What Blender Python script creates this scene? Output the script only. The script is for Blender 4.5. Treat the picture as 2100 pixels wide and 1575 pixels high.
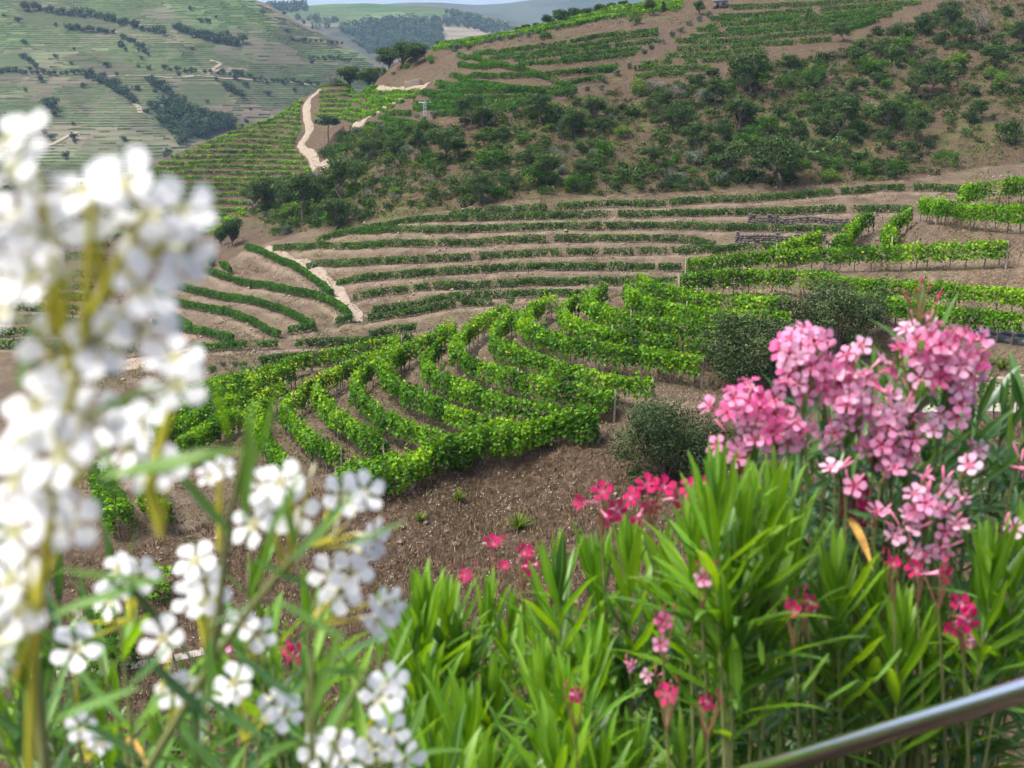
import bpy, math, random
import numpy as np
from mathutils import Vector, Matrix, Quaternion, kdtree
R=math.radians
scene=bpy.context.scene
for o in list(bpy.data.objects): bpy.data.objects.remove(o)
COL=scene.collection
# =====================================================================
# camera, sky, sun, exposure
# =====================================================================
FPX=2500.0; CX=1050.0; CY=787.5; PITCH=R(13.2)
CP,SP=math.cos(PITCH),math.sin(PITCH)
cam=bpy.data.cameras.new('camera'); camo=bpy.data.objects.new('camera',cam); COL.objects.link(camo)
camo.location=(0,0,0); camo.rotation_euler=(R(90)-PITCH,0,0)
cam.sensor_width=36.0; cam.lens=36.0*FPX/2100.0
cam.clip_start=0.02; cam.clip_end=20000
cam.dof.use_dof=True; cam.dof.focus_distance=95.0; cam.dof.aperture_fstop=cam.lens/8.0
scene.camera=camo
SUN_EL,SUN_AZ=R(60),R(-112)         # azimuth measured from +Y (view direction), negative = left
world=bpy.data.worlds.new('World'); scene.world=world; world.use_nodes=True
nt=world.node_tree; nt.nodes.clear()
sky=nt.nodes.new('ShaderNodeTexSky'); sky.sky_type='NISHITA'; sky.sun_disc=False
sky.sun_elevation=SUN_EL; sky.sun_rotation=SUN_AZ; sky.air_density=0.6; sky.dust_density=5.0; sky.ozone_density=0.6; sky.altitude=200
bg=nt.nodes.new('ShaderNodeBackground'); bg.inputs['Strength'].default_value=0.135
wo=nt.nodes.new('ShaderNodeOutputWorld')
nt.links.new(sky.outputs[0],bg.inputs[0]); nt.links.new(bg.outputs[0],wo.inputs[0])
sl=bpy.data.lights.new('sun','SUN'); sl.energy=1.9; sl.angle=R(22); sl.color=(1.0,0.98,0.94)
so=bpy.data.objects.new('sun',sl); COL.objects.link(so)
d=Vector((math.sin(SUN_AZ)*math.cos(SUN_EL),math.cos(SUN_AZ)*math.cos(SUN_EL),math.sin(SUN_EL)))
so.rotation_euler=d.to_track_quat('Z','Y').to_euler(); so.location=d*60
vs=scene.view_settings; vs.view_transform='Standard'; vs.look='None'; vs.gamma=1.0; vs.exposure=1.5; vs.use_curve_mapping=False
scene.cycles.use_denoising=True
scene.cycles.max_bounces=5; scene.cycles.diffuse_bounces=2; scene.cycles.glossy_bounces=2; scene.cycles.transmission_bounces=3
scene.cycles.transparent_max_bounces=4; scene.cycles.volume_bounces=0
scene.cycles.use_adaptive_sampling=True; scene.cycles.adaptive_threshold=0.03
# =====================================================================
# helpers
# =====================================================================
def ray(px,py):
    a=(np.asarray(px,float)-CX)/FPX; b=-(np.asarray(py,float)-CY)/FPX
    dy=CP+b*SP; dz=-SP+b*CP
    return a/dy, dz/dy
def at(px,py,Y):
    kx,kz=ray(px,py); return Vector((float(kx)*Y,Y,float(kz)*Y))
def project(x,y,z):
    f=y*CP-z*SP; u=y*SP+z*CP
    f=np.where(np.abs(f)<1e-6,1e-6,f)
    return CX+FPX*x/f, CY-FPX*u/f
def sm(a,b,t):
    t=np.clip((np.asarray(t,float)-a)/(b-a),0,1); return t*t*(3-2*t)
def hash2(ix,iy,seed):
    h=(ix.astype(np.int64)*374761393+iy.astype(np.int64)*668265263+seed*974634127)&0xFFFFFFFF
    h=((h^(h>>13))*1274126177)&0xFFFFFFFF
    return ((h^(h>>16))&0xFFFF)/65535.0
def vnoise(x,y,seed=0):
    x=np.asarray(x,float); y=np.asarray(y,float)
    ix=np.floor(x); iy=np.floor(y); fx=x-ix; fy=y-iy
    fx=fx*fx*(3-2*fx); fy=fy*fy*(3-2*fy)
    a=hash2(ix,iy,seed); b=hash2(ix+1,iy,seed); c=hash2(ix,iy+1,seed); e=hash2(ix+1,iy+1,seed)
    return (a*(1-fx)+b*fx)*(1-fy)+(c*(1-fx)+e*fx)*fy
def fbm(x,y,seed=0,o=4):
    s=0;a=.5;t=0
    for i in range(o):
        s=s+a*vnoise(np.asarray(x)*2**i,np.asarray(y)*2**i,seed+i*17); t+=a; a*=.5
    return s/t
def inpoly(px,py,poly):
    px=np.asarray(px,float); py=np.asarray(py,float); r=np.zeros(px.shape,bool); n=len(poly)
    for i in range(n):
        x1,y1=poly[i]; x2,y2=poly[(i+1)%n]
        if y1==y2: continue
        c=((y1>py)!=(y2>py))&(px<(x2-x1)*(py-y1)/(y2-y1)+x1); r^=c
    return r
def np_mesh(name,V,F,attrs=None,smooth=False,mats=(),matidx=None):
    """V (n,3), F (m,k) with k = 3 or 4, or a list of such arrays"""
    me=bpy.data.meshes.new(name); V=np.ascontiguousarray(V,np.float32)
    Fs=F if isinstance(F,list) else [F]; Fs=[np.asarray(f) for f in Fs if len(f)]
    nl=sum(f.size for f in Fs); npol=sum(len(f) for f in Fs)
    me.vertices.add(len(V)); me.vertices.foreach_set('co',V.ravel())
    me.loops.add(nl); me.polygons.add(npol)
    me.loops.foreach_set('vertex_index',np.concatenate([f.ravel() for f in Fs]).astype(np.int32))
    tot=np.concatenate([np.full(len(f),f.shape[1]) for f in Fs]).astype(np.int32)
    st=np.zeros(npol,np.int32); st[1:]=np.cumsum(tot)[:-1]
    me.polygons.foreach_set('loop_start',st)
    if smooth: me.polygons.foreach_set('use_smooth',np.ones(npol,bool))
    for m in mats: me.materials.append(m)
    if matidx is not None: me.polygons.foreach_set('material_index',np.asarray(matidx,np.int32))
    if attrs:
        for k,v in attrs.items():
            v=np.asarray(v,np.float32)
            if v.ndim==1: a=me.attributes.new(k,'FLOAT','POINT'); a.data.foreach_set('value',v)
            else:
                a=me.attributes.new(k,'FLOAT_COLOR','POINT'); a.data.foreach_set('color',np.ascontiguousarray(v).ravel())
    me.update(calc_edges=True); me.validate()
    return me
def link(name,data,parent=None,loc=None,mat=None):
    o=bpy.data.objects.new(name,data); COL.objects.link(o)
    if parent is not None: o.parent=parent
    if loc is not None: o.location=loc
    if mat is not None: data.materials.append(mat)
    return o
def tag(o,label,cat=None,group=None,kind=None):
    if label: o['label']=label
    if cat: o['category']=cat
    if group: o['group']=group
    if kind: o['kind']=kind
    return o
def thing(name,label,cat,loc=(0,0,0),group=None):
    o=bpy.data.objects.new(name,None); o.empty_display_size=.2; COL.objects.link(o); o.location=loc
    return tag(o,label,cat,group)
ORD=['first','second','third','fourth','fifth','sixth','seventh','eighth','ninth','tenth','eleventh','twelfth','thirteenth','fourteenth','fifteenth','sixteenth','seventeenth','eighteenth','nineteenth','twentieth','twenty-first','twenty-second','twenty-third','twenty-fourth','twenty-fifth','twenty-sixth','twenty-seventh','twenty-eighth']
# ---- materials -------------------------------------------------------
def newmat(name):
    m=bpy.data.materials.new(name); m.use_nodes=True; m.node_tree.nodes.clear(); return m,m.node_tree
def N(t,typ,**kw):
    n=t.nodes.new(typ)
    for k,v in kw.items():
        if k in n.inputs: n.inputs[k].default_value=v
        else: setattr(n,k,v)
    return n
def ramp(t,stops):
    n=t.nodes.new('ShaderNodeValToRGB'); e=n.color_ramp.elements
    e[0].position,e[0].color=stops[0][0],(*stops[0][1],1); e[1].position,e[1].color=stops[-1][0],(*stops[-1][1],1)
    for p,c in stops[1:-1]:
        x=e.new(p); x.color=(*c,1)
    return n
def leaf_mat(name,stops,trans=.3,rough=.45,spec=.35,midrib=None,tcol=1.6):
    """foliage: colour runs with the per-leaf tint; part of the light passes through the blade"""
    m,t=newmat(name)
    at_=N(t,'ShaderNodeAttribute'); at_.attribute_name='tint'
    if midrib is None:
        rp=ramp(t,stops); t.links.new(at_.outputs['Fac'],rp.inputs[0]); col=rp.outputs[0]
    else:
        oi=N(t,'ShaderNodeObjectInfo'); rp=ramp(t,stops); t.links.new(oi.outputs['Random'],rp.inputs[0])
        tc=N(t,'ShaderNodeTexCoord'); sp=N(t,'ShaderNodeSeparateXYZ'); t.links.new(tc.outputs['Object'],sp.inputs[0])
        ab=N(t,'ShaderNodeMath',operation='ABSOLUTE'); t.links.new(sp.outputs[1],ab.inputs[0])
        lt=N(t,'ShaderNodeMath',operation='LESS_THAN'); lt.inputs[1].default_value=.007; t.links.new(ab.outputs[0],lt.inputs[0])
        mx=N(t,'ShaderNodeMix',data_type='RGBA'); t.links.new(lt.outputs[0],mx.inputs[0]); t.links.new(rp.outputs[0],mx.inputs[6]); mx.inputs[7].default_value=(*midrib,1)
        col=mx.outputs[2]
    p=N(t,'ShaderNodeBsdfPrincipled',Roughness=rough); p.inputs['Specular IOR Level'].default_value=spec
    t.links.new(col,p.inputs['Base Color'])
    tr=N(t,'ShaderNodeBsdfTranslucent'); hs=N(t,'ShaderNodeHueSaturation',Hue=.48,Saturation=1.1,Value=tcol); t.links.new(col,hs.inputs['Color']); t.links.new(hs.outputs[0],tr.inputs[0])
    mi=N(t,'ShaderNodeMixShader'); mi.inputs[0].default_value=trans; t.links.new(p.outputs[0],mi.inputs[1]); t.links.new(tr.outputs[0],mi.inputs[2])
    o=N(t,'ShaderNodeOutputMaterial'); t.links.new(mi.outputs[0],o.inputs[0]); return m
def noise_mat(name,c1,c2,scale=6,rough=.9,bump=.3,detail=6,spec=.2,metal=0):
    m,t=newmat(name); tc=N(t,'ShaderNodeTexCoord')
    n=N(t,'ShaderNodeTexNoise',Scale=scale,Detail=detail,Roughness=.65); t.links.new(tc.outputs['Object'],n.inputs['Vector'])
    rp=ramp(t,[(.3,c1),(.7,c2)]); t.links.new(n.outputs['Fac'],rp.inputs[0])
    p=N(t,'ShaderNodeBsdfPrincipled',Roughness=rough,Metallic=metal); p.inputs['Specular IOR Level'].default_value=spec
    t.links.new(rp.outputs[0],p.inputs['Base Color'])
    if bump:
        b=N(t,'ShaderNodeBump',Strength=bump,Distance=.03); t.links.new(n.outputs['Fac'],b.inputs['Height']); t.links.new(b.outputs[0],p.inputs['Normal'])
    o=N(t,'ShaderNodeOutputMaterial'); t.links.new(p.outputs[0],o.inputs[0]); return m
# =====================================================================
# the land: one height field fitted through surveyed points
# =====================================================================
# ---------- near vineyard rows: (name, ground z left/nose..right, pixels of canopy centre) --
ROWS_A=[
 ('a1',-20.2,-20.2,[(590,975),(565,940),(540,905),(522,875),(520,850),(543,822),(586,801)]),
 ('a2',-19.4,-19.4,[(700,945),(663,929),(630,904),(600,873),(584,860),(580,845),(612,822),(638,799)]),
 ('a3',-18.9,-18.9,[(790,935),(765,912),(727,884),(684,861),(656,828),(645,797),(661,790),(702,767),(757,744),(815,722)]),
 ('a4',-18.3,-18.3,[(905,912),(879,904),(828,886),(778,861),(742,828),(724,807),(727,790),(745,775),(773,757),(800,742),(829,729)]),
 ('a5',-17.7,-17.7,[(1006,880),(968,876),(930,861),(892,838),(841,818),(803,792),(785,764),(795,745),(829,728),(879,703),(930,680)]),
 ('a6',-17.1,-17.1,[(1215,872),(1160,866),(1118,853),(1057,846),(1019,833),(968,812),(930,797),(892,780),(869,762),(870,747),(885,735),(905,713)]),
 ('a7',-16.3,-16.3,[(1260,826),(1201,822),(1146,812),(1090,796),(1034,779),(981,762),(945,742),(931,722),(940,705),(958,690),(978,673),(1006,657),(1042,645)]),
 ('a8',-15.8,-15.8,[(1340,803),(1299,798),(1257,793),(1201,782),(1160,772),(1118,756),(1076,740),(1034,723),(1008,710),(1010,692),(1034,671),(1056,657)]),
 ('a9',-15.0,-15.0,[(1440,757),(1397,751),(1341,742),(1285,737),(1229,728),(1173,720),(1132,706),(1090,687),(1068,666),(1078,654),(1104,636),(1131,624)]),
 ('a10',-14.6,-14.6,[(1467,724),(1397,714),(1341,709),(1285,700),(1243,695),(1201,681),(1162,668),(1149,653),(1155,641),(1173,631),(1187,624)]),
 ('a11',-13.9,-13.7,[(1500,687),(1467,685),(1411,681),(1355,677),(1299,670),(1257,659),(1217,645),(1199,630),(1207,619),(1224,611),(1245,602)]),
 ('a12',-13.5,-13.2,[(1620,668),(1560,665),(1494,661),(1456,657),(1406,649),(1355,640),(1304,627),(1281,609),(1290,598)]),
 ('a13',-13.2,-12.7,[(1620,634),(1533,630),(1482,627),(1431,622),(1393,613),(1355,603),(1322,592),(1310,585)]),
 ('a14',-12.9,-12.2,[(2130,618),(2100,616),(2043,610),(1957,604),(1871,599),(1814,596),(1729,587),(1643,576),(1529,573),(1440,580),(1395,585)]),
 ('a15',-12.9,-10.2,[(2066,516),(1986,521),(1871,524),(1757,527),(1671,527),(1586,530),(1514,537),(1469,543),(1406,553)]),
 ('a12r',-13.0,-12.4,[(2130,676),(2100,671),(2043,664),(1957,656),(1871,641),(1814,632),(1740,615)]),
 ('a16',-11.6,-10.7,[(1792,452),(1765,458),(1747,475),(1738,500),(1700,512)]),
 ('a17',-11.0,-10.3,[(1872,441),(1845,457),(1825,470),(1818,486),(1828,505)]),
 ('a18',-8.9,-8.2,[(2130,449),(2100,447),(2043,444),(1986,441),(1929,433),(1889,421)]),
 ('a19',-7.6,-7.0,[(2130,380),(2100,384),(2029,396),(1975,402)]),
 ('a20',-11.9,-11.9,[(1683,492),(1640,505),(1590,520)]),
 ('l1',-21.9,-21.9,[(302,857),(332,842),(383,815),(434,802),(485,787),(535,775),(586,757),(640,740)]),
 ('l2',-21.3,-21.3,[(305,882),(358,853),(409,830),(459,813),(510,799),(561,781),(605,768)]),
 ('l3',-20.9,-20.9,[(320,905),(370,880),(410,862),(455,842),(500,825),(535,812)]),
 ('l4',-20.6,-20.6,[(370,925),(420,895),(465,870),(490,855)]),
 ('l5',-20.6,-20.6,[(345,1060),(312,1035),(298,1005),(300,985)]),
 ('l6',-20.9,-20.9,[(250,1070),(225,1035),(212,1005),(208,975)]),
]
CREST=[('crest1',-20.7,-20.7,[(655,737),(727,724),(790,711),(822,704)]),]
EDGE=[('edge',-19.6,-17.6,[(1228,868),(1173,884),(1118,898),(1032,912),(968,922),(905,940),(854,955),(803,968),(745,975),(690,985)])]
def build_controls():
    P=[]   # (x,y,z,weight)
    def pz(px,py,z,off=0.0):
        kx,kz=ray(px,py); Y=(z+off)/kz; P.append((kx*Y,Y,z))
    def pY(px,py,Y):
        kx,kz=ray(px,py); P.append((kx*Y,Y,kz*Y))
    def w(px,Y,z):
        kx,_=ray(px,700); P.append((kx*Y,Y,z))
    for nm,zl,zr,pts in ROWS_A:
        n=len(pts); xs=[p[0] for p in pts]; x0,x1=min(xs),max(xs)
        for p in pts:
            t=(p[0]-x0)/max(1,x1-x0); pz(p[0],p[1],zl+(zr-zl)*t,1.05)
    for nm,zl,zr,pts in EDGE:
        for p in pts:
            t=(p[0]-690)/540; pz(p[0],p[1],zl+(zr-zl)*t,1.05)
    for a in [(800,1010,-20.0),(1000,1000,-19.5),(1200,960,-18.2),(1300,1000,-18.3),(1400,960,-17.4),(1000,1100,-19.9),(1200,1100,-19.2),
              (1200,1290,-20.2),(900,1200,-20.6),(600,1100,-21),(300,1120,-21.2),(100,1100,-21.6),(100,1400,-22),(300,1400,-22),(600,1300,-21.6),
              (100,1570,-23),(400,1570,-22.8),(1500,1100,-18),(1800,1000,-16.3),(1500,1290,-19.5),(1900,1200,-17.5),(1600,800,-15.6),(1750,750,-14.6),
              (2050,807,-14.4),(2050,835,-14.6),(1900,820,-14.8),(2050,750,-13.5),(1900,745,-13.9),(2000,700,-12.9),(2200,800,-14),(2200,1000,-15.5),
              (2300,700,-12.3),(2300,600,-10.5),(2300,500,-9),(2300,400,-6.6)]: pz(*a)
    # middle hillside: columns of (py, Y)
    cols={1000:[(640,145),(600,150),(560,155),(520,160),(480,165),(440,170),(410,175),(350,186),(300,196),(250,207),(200,219),(150,236),(115,258),(88,296)],
     1250:[(590,148),(520,158),(480,163),(430,170),(400,175),(350,185),(300,195),(250,206),(200,217),(150,230),(100,244),(60,266),(25,310)],
     1500:[(520,157),(480,163),(430,170),(400,175),(350,185),(300,194),(250,204),(200,214),(150,226),(100,239),(50,255),(5,280)],
     1750:[(440,166),(395,174),(350,183),(300,192),(250,201),(200,211),(150,222),(100,234),(50,248),(0,265)],
     2000:[(392,170),(350,179),(300,188),(250,197),(200,207),(150,218),(100,230),(50,243),(0,257)],
     2200:[(350,178),(250,196),(150,216),(50,240),(-50,268)],
     2500:[(350,178),(250,196),(150,216),(50,240),(-50,268)],
     800:[(690,140),(640,147),(600,152),(560,158),(500,167),(470,173),(440,180),(400,189),(350,203),(300,222),(250,248),(200,280),(160,304),(140,316)],
     900:[(680,140),(200,246),(150,272),(110,300),(98,312)],
     700:[(700,139),(650,146),(600,156),(540,168),(490,177),(440,192),(400,208),(350,240),(300,276),(250,312),(200,345),(168,362)],
     640:[(350,292),(300,316),(250,336),(205,356),(190,364)],
     600:[(480,195),(440,215),(400,240),(380,258)],
     500:[(450,265),(400,282),(350,299),(300,317),(262,332)],
     400:[(440,264),(380,284),(330,304),(303,316)],
     300:[(480,240),(420,264),(370,288),(348,300)],
     200:[(560,200),(480,236),(420,262),(380,284)],
     100:[(700,158),(600,186),(560,203),(450,250),(400,278)],
     0:[(700,160),(600,188),(500,230),(400,275)],-300:[(700,160),(600,188),(500,230),(400,275)]}
    for px,l in cols.items():
        for py,Y in l: pY(px,py,Y)
    for a in [(735,640,147),(679,600,157),(606,544,172),(504,502,194),(560,505,184),(418,552,194),(529,580,174),(362,585,186),(517,615,165),(644,666,146),
              (316,595,184),(479,640,158),(573,681,145),(313,658,164),(402,673,157),(479,691,147),(438,709,144),(300,720,150),(250,740,146),(200,760,142),
              (605,701,140),(532,737,133),(450,760,127),(390,790,121),(300,790,122)]: pY(*a)
    for a in [(1000,116,-25.5),(1250,120,-24),(1500,126,-21.5),(1750,132,-18),(2000,138,-14),(2300,138,-10),(800,112,-27.5),(600,109,-29),(400,104,-30.5),(200,102,-31.5),(0,100,-32),(-300,98,-32),
              (200,85,-25),(0,80,-25.5),(0,62,-23.5),(-300,60,-24),(-300,45,-24)]: w(*a)
    # behind the ridges the ground falls away
    for px,Y,z in [(1000,340,4),(1250,355,12),(1500,330,34),(1750,320,44),(2000,310,46),(2300,320,50),(800,360,-8),(900,356,-2),(700,402,-8),(640,405,-12),(500,375,-22),(400,360,-28),(300,345,-34),(200,330,-36),(100,330,-40),(0,330,-42),(-300,330,-44)]:
        w(px,Y,z); w(px,Y+70,z-28)
    return np.array(P)
class Surf:
    def __init__(s,P,lam=2e-4):
        s.c=P[:,:2]/100.0; n=len(P)
        r=np.linalg.norm(s.c[:,None]-s.c[None],axis=2)
        K=np.where(r>0,r*r*np.log(np.maximum(r,1e-9)),0)+lam*np.eye(n)
        T=np.c_[np.ones(n),s.c]
        A=np.block([[K,T],[T.T,np.zeros((3,3))]])
        sol=np.linalg.solve(A,np.r_[P[:,2],0,0,0]); s.w=sol[:n]; s.a=sol[n:]
    def __call__(s,x,y):
        sh=np.shape(x); x=np.ravel(x)/100.0; y=np.ravel(y)/100.0; out=np.empty(len(x))
        for i in range(0,len(x),8000):
            q=np.c_[x[i:i+8000],y[i:i+8000]]
            d2=((q[:,None,0]-s.c[None,:,0])**2+(q[:,None,1]-s.c[None,:,1])**2)
            out[i:i+8000]=(0.5*d2*np.log(np.maximum(d2,1e-12)))@s.w+s.a[0]+q@s.a[1:]
        return out.reshape(sh)
SURF=Surf(build_controls())
GX=np.arange(-340,341,1.0); GY=np.arange(24,480,1.0)
GZ=SURF(*np.meshgrid(GX,GY))
def near_profile(x,y):
    return np.where(y<1.0,-1.62,-1.62-(y-1.0)*0.635)-0.02*np.clip(y,0,30)*sm(0,12,-np.asarray(x,float))
def detail(x,y):
    s=sm(60,170,y)
    return (fbm(x/9.0,y/9.0,3,3)-.5)*(.25+1.3*s)+(fbm(x/1.6,y/1.6,9,3)-.5)*(.22+.35*s)
def gbase(x,y):
    x=np.asarray(x,float); y=np.asarray(y,float)
    i=np.clip(x-GX[0],0,len(GX)-1.001); j=np.clip(y-GY[0],0,len(GY)-1.001); i0=i.astype(int); j0=j.astype(int); a=i-i0;b=j-j0
    a=a; z=(GZ[j0,i0]*(1-a)+GZ[j0,i0+1]*a)*(1-b)+(GZ[j0+1,i0]*(1-a)+GZ[j0+1,i0+1]*a)*b
    t=sm(24,36,y)
    return np.where(t>=1,z,near_profile(x,y)*(1-t)+z*t)
def cast(px,py,off=0.0,y0=30.0,y1=455.0,fn=None):
    """first ground point on the sight line of a photo pixel, off metres above the ground"""
    fn=fn or gbase
    kx,kz=ray(px,py); kx=np.atleast_1d(kx); kz=np.atleast_1d(kz)
    Ys=np.concatenate([np.arange(y0,min(y1,120),.35),np.arange(max(y0,120),y1,.8)]) if y1>120 else np.arange(y0,y1,.3)
    D=kz[:,None]*Ys[None]-off-fn(kx[:,None]*Ys[None],np.broadcast_to(Ys[None],(len(kx),len(Ys))))
    sgn=D<=0; hit=sgn.any(1); idx=np.where(hit,sgn.argmax(1),np.abs(D).argmin(1)); im=np.maximum(idx-1,0)
    r=np.arange(len(kx)); d1=D[r,im]; d2=D[r,idx]
    t=np.where(hit&(d1>0)&(idx>0),d1/np.where(np.abs(d1-d2)<1e-9,1,d1-d2),1.0)
    Y=Ys[im]+(Ys[idx]-Ys[im])*np.clip(t,0,1)
    return np.c_[kx*Y,Y,fn(kx*Y,Y)]
def smooth_line(P,step,it=3):
    P=np.asarray(P,float)
    for _ in range(it):
        Q=np.empty((2*len(P),P.shape[1])); Q[0]=P[0]; Q[-1]=P[-1]
        Q[1:-1:2]=.75*P[:-1]+.25*P[1:]; Q[2:-1:2]=.25*P[:-1]+.75*P[1:]; P=Q
    s=np.r_[0,np.cumsum(np.linalg.norm(np.diff(P[:,:2],axis=0),axis=1))]
    n=max(2,int(s[-1]/step)+1); t=np.linspace(0,s[-1],n)
    return np.c_[[np.interp(t,s,P[:,k]) for k in range(P.shape[1])]].T
# ---- every vine row traced on the ground ----------------------------
ROWS=[]   # dicts: set, pts (n,3), gaps, y extra
def add_row(setn,pix,off,y0,y1,gaps=(),dens=1.0,**kw):
    pix=np.array(pix,float)
    if len(pix)>2:
        s=np.r_[0,np.cumsum(np.linalg.norm(np.diff(pix,axis=0),axis=1))]; t=np.linspace(0,s[-1],max(len(pix),int(s[-1]/25)+2))
        pix=np.c_[np.interp(t,s,pix[:,0]),np.interp(t,s,pix[:,1])]
    P=cast(pix[:,0],pix[:,1],off,y0,y1)
    L=smooth_line(P,.5,2); L[:,2]=gbase(L[:,0],L[:,1])
    ROWS.append(dict(set=setn,pts=L,gaps=gaps,dens=dens,**kw))
for nm,zl,zr,pts in ROWS_A:
    add_row('near' if nm[0]=='a' else 'low',pts,1.05,45,106,name=nm)
for nm,zl,zr,pts in CREST: add_row('near',pts,1.05,45,108,name=nm)
for nm,zl,zr,pts in EDGE: add_row('edge',pts,1.1,45,75,name=nm)
T_ROWS=[
 ([(920,437),(976,432),(1019,428),(1098,424),(1202,415),(1294,413),(1362,412),(1383,410),(1456,407),(1545,403),(1620,398),(1700,391),(1734,390),(1814,381),(1900,380),(1957,384),(2006,390)],[(1045,1056),(1122,1132),(1364,1376),(1705,1730)],.8),
 ([(745,466),(816,454),(841,449),(930,443),(1006,441),(1126,438),(1279,435),(1431,433),(1563,430),(1729,424),(1757,423),(1871,424)],[(1116,1122),(1730,1756)],.9),
 ([(646,489),(689,476),(727,471),(823,469),(930,465),(1098,461),(1228,460),(1355,459),(1421,460),(1532,462),(1571,463),(1729,464)],[(825,832),(1230,1244),(1422,1430),(1572,1582)],.85),
 ([(560,505),(600,502),(745,501),(778,498),(887,495),(994,492),(1006,488),(1098,487),(1152,485),(1327,485),(1406,487),(1466,497)],[(889,901),(1328,1342)],.75),
 ([(628,545),(651,537),(727,535),(803,531),(917,525),(1024,520),(1121,516),(1223,513),(1291,511),(1362,510),(1426,507),(1548,502),(1600,501)],[(1025,1031),(1122,1128),(1150,1162),(1224,1240),(1292,1313),(1363,1382),(1427,1435)],.65),
 ([(691,577),(765,564),(892,555),(1052,546),(1141,544),(1190,544),(1238,544),(1339,543),(1398,543)],[(893,901),(1181,1189),(1239,1252),(1340,1354)],1.0),
 ([(724,605),(742,601),(796,593),(856,588),(895,583),(1006,581),(1098,574),(1152,576),(1291,572),(1388,571)],[(732,741),(797,805),(832,855),(873,893),(1292,1311)],.9),
 ([(763,634),(867,619),(892,610),(956,601),(1098,597),(1197,600)],[(1100,1106)],.95),
 ([(735,654),(778,647),(829,639),(905,624),(928,620),(968,614),(991,616),(1057,612)],[(929,950),(976,986),(998,1050)],.9),
 ([(757,682),(803,672),(854,667)],[],.9),
 ([(605,701),(676,697),(803,691),(849,689)],[(620,624),(640,646)],1.0),
 ([(532,737),(580,731),(682,722),(720,720)],[(686,692)],1.0),
 ([(580,742),(656,737),(700,733)],[],1.0),
]
for k,(p,g,dn) in enumerate(T_ROWS): add_row('middle',p,.85,118,250,g,dn)
L_ROWS=[
 ([(504,502),(555,519),(606,544),(644,567),(669,587),(679,600)],[]),
 ([(418,552),(466,567),(529,580),(580,590),(644,600),(682,613),(707,633),(722,651)],[]),
 ([(362,585),(402,592),(466,605),(517,615),(545,620),(555,623),(593,635),(618,648),(644,666)],[(518,523),(545,552)]),
 ([(316,595),(354,613),(402,623),(479,640),(517,653),(542,671),(573,681)],[(354,358)]),
 ([(316,635),(352,643),(372,653),(392,666)],[]),
 ([(313,658),(352,666),(402,673),(440,681),(479,691)],[(337,342)]),
 ([(453,539),(466,546),(473,554)],[]),
 ([(392,712),(438,709),(524,704),(570,701)],[(425,437),(526,536)]),
 ([(425,508),(430,522),(433,536)],[]),
 ([(688,657),(700,653),(722,650)],[]),
 ([(590,674),(618,670),(635,667)],[]),
 ([(225,708),(260,706),(285,708)],[]),
]
for p,g in L_ROWS: add_row('left',p,.85,118,260,g,1.0)
U_ROWS=[
 [(940,111),(993,123),(1040,135),(1088,145),(1124,155),(1148,169),(1181,183)],
 [(974,110),(1055,102),(1148,88),(1231,71),(1350,61)],[(1002,119),(1088,107),(1183,93),(1279,76),(1350,67)],
 [(1055,119),(1148,107),(1231,95),(1350,82)],[(1062,130),(1136,125),(1231,117),(1305,107)],[(1150,117),(1231,106),(1314,98)],
 [(1119,150),(1171,145),(1267,133)],[(1183,143),(1264,138)],[(1162,168),(1207,160),(1240,155)],
 [(940,133),(990,133),(1040,133)],[(926,154),(1017,155),(1112,152)],[(895,169),(969,169),(1040,177),(1112,183)],
 [(895,174),(993,177),(1088,183)],[(867,187),(969,186),(1064,183),(1179,182)],[(864,190),(933,200),(1040,198),(1176,189)],
 [(850,210),(931,211),(993,210),(1088,207),(1126,198)],[(850,218),(921,221),(990,222),(1088,212)],[(898,231),(940,232),(993,232),(1040,226),(1064,221)],
 [(793,232),(841,231)],[(780,239),(815,246),(854,253)],[(752,254),(829,255),(864,255)],
]
for p in U_ROWS: add_row('upper',p,.8,180,330)
V_ROWS=[
 ([(1498,11),(1538,12),(1598,10),(1657,6),(1730,1),(1880,-10)],[(1546,1553)]),([(1474,30),(1538,29),(1598,24),(1669,19),(1729,14),(1800,9),(1890,3)],[(1660,1690)]),
 ([(1457,37),(1520,37),(1586,36),(1657,30),(1740,24),(1850,14)],[(1665,1695)]),([(1448,51),(1486,48),(1562,42),(1640,38),(1800,24)],[(1467,1480)]),
 ([(1429,58),(1467,58),(1498,60),(1586,51),(1669,44),(1750,38),(1830,29)],[(1468,1497)]),([(1414,75),(1481,71),(1493,69),(1586,62),(1705,51),(1790,43)],[(1482,1492)]),
 ([(1383,82),(1448,85),(1538,81),(1633,70),(1752,57),(1800,38)],[(1449,1454)]),([(1388,99),(1479,95),(1586,88),(1705,80)],[]),
 ([(1364,113),(1467,110),(1562,102)],[(1395,1400)]),([(1402,125),(1467,121),(1514,119)],[]),([(1314,131),(1379,126)],[(1345,1360)]),
 ([(1300,140),(1419,139),(1457,137)],[]),([(1300,156),(1407,151)],[]),
]
for p,g in V_ROWS: add_row('right',p,.8,180,330,g,.85)
for k in range(4): add_row('strip',[(885+8*k,101-5*k),(1000,80-5*k),(1124,57-5*k),(1260,32-5*k),(1400,12-5*k)],.8,240,340)
yy=206.0; k=0
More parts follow.
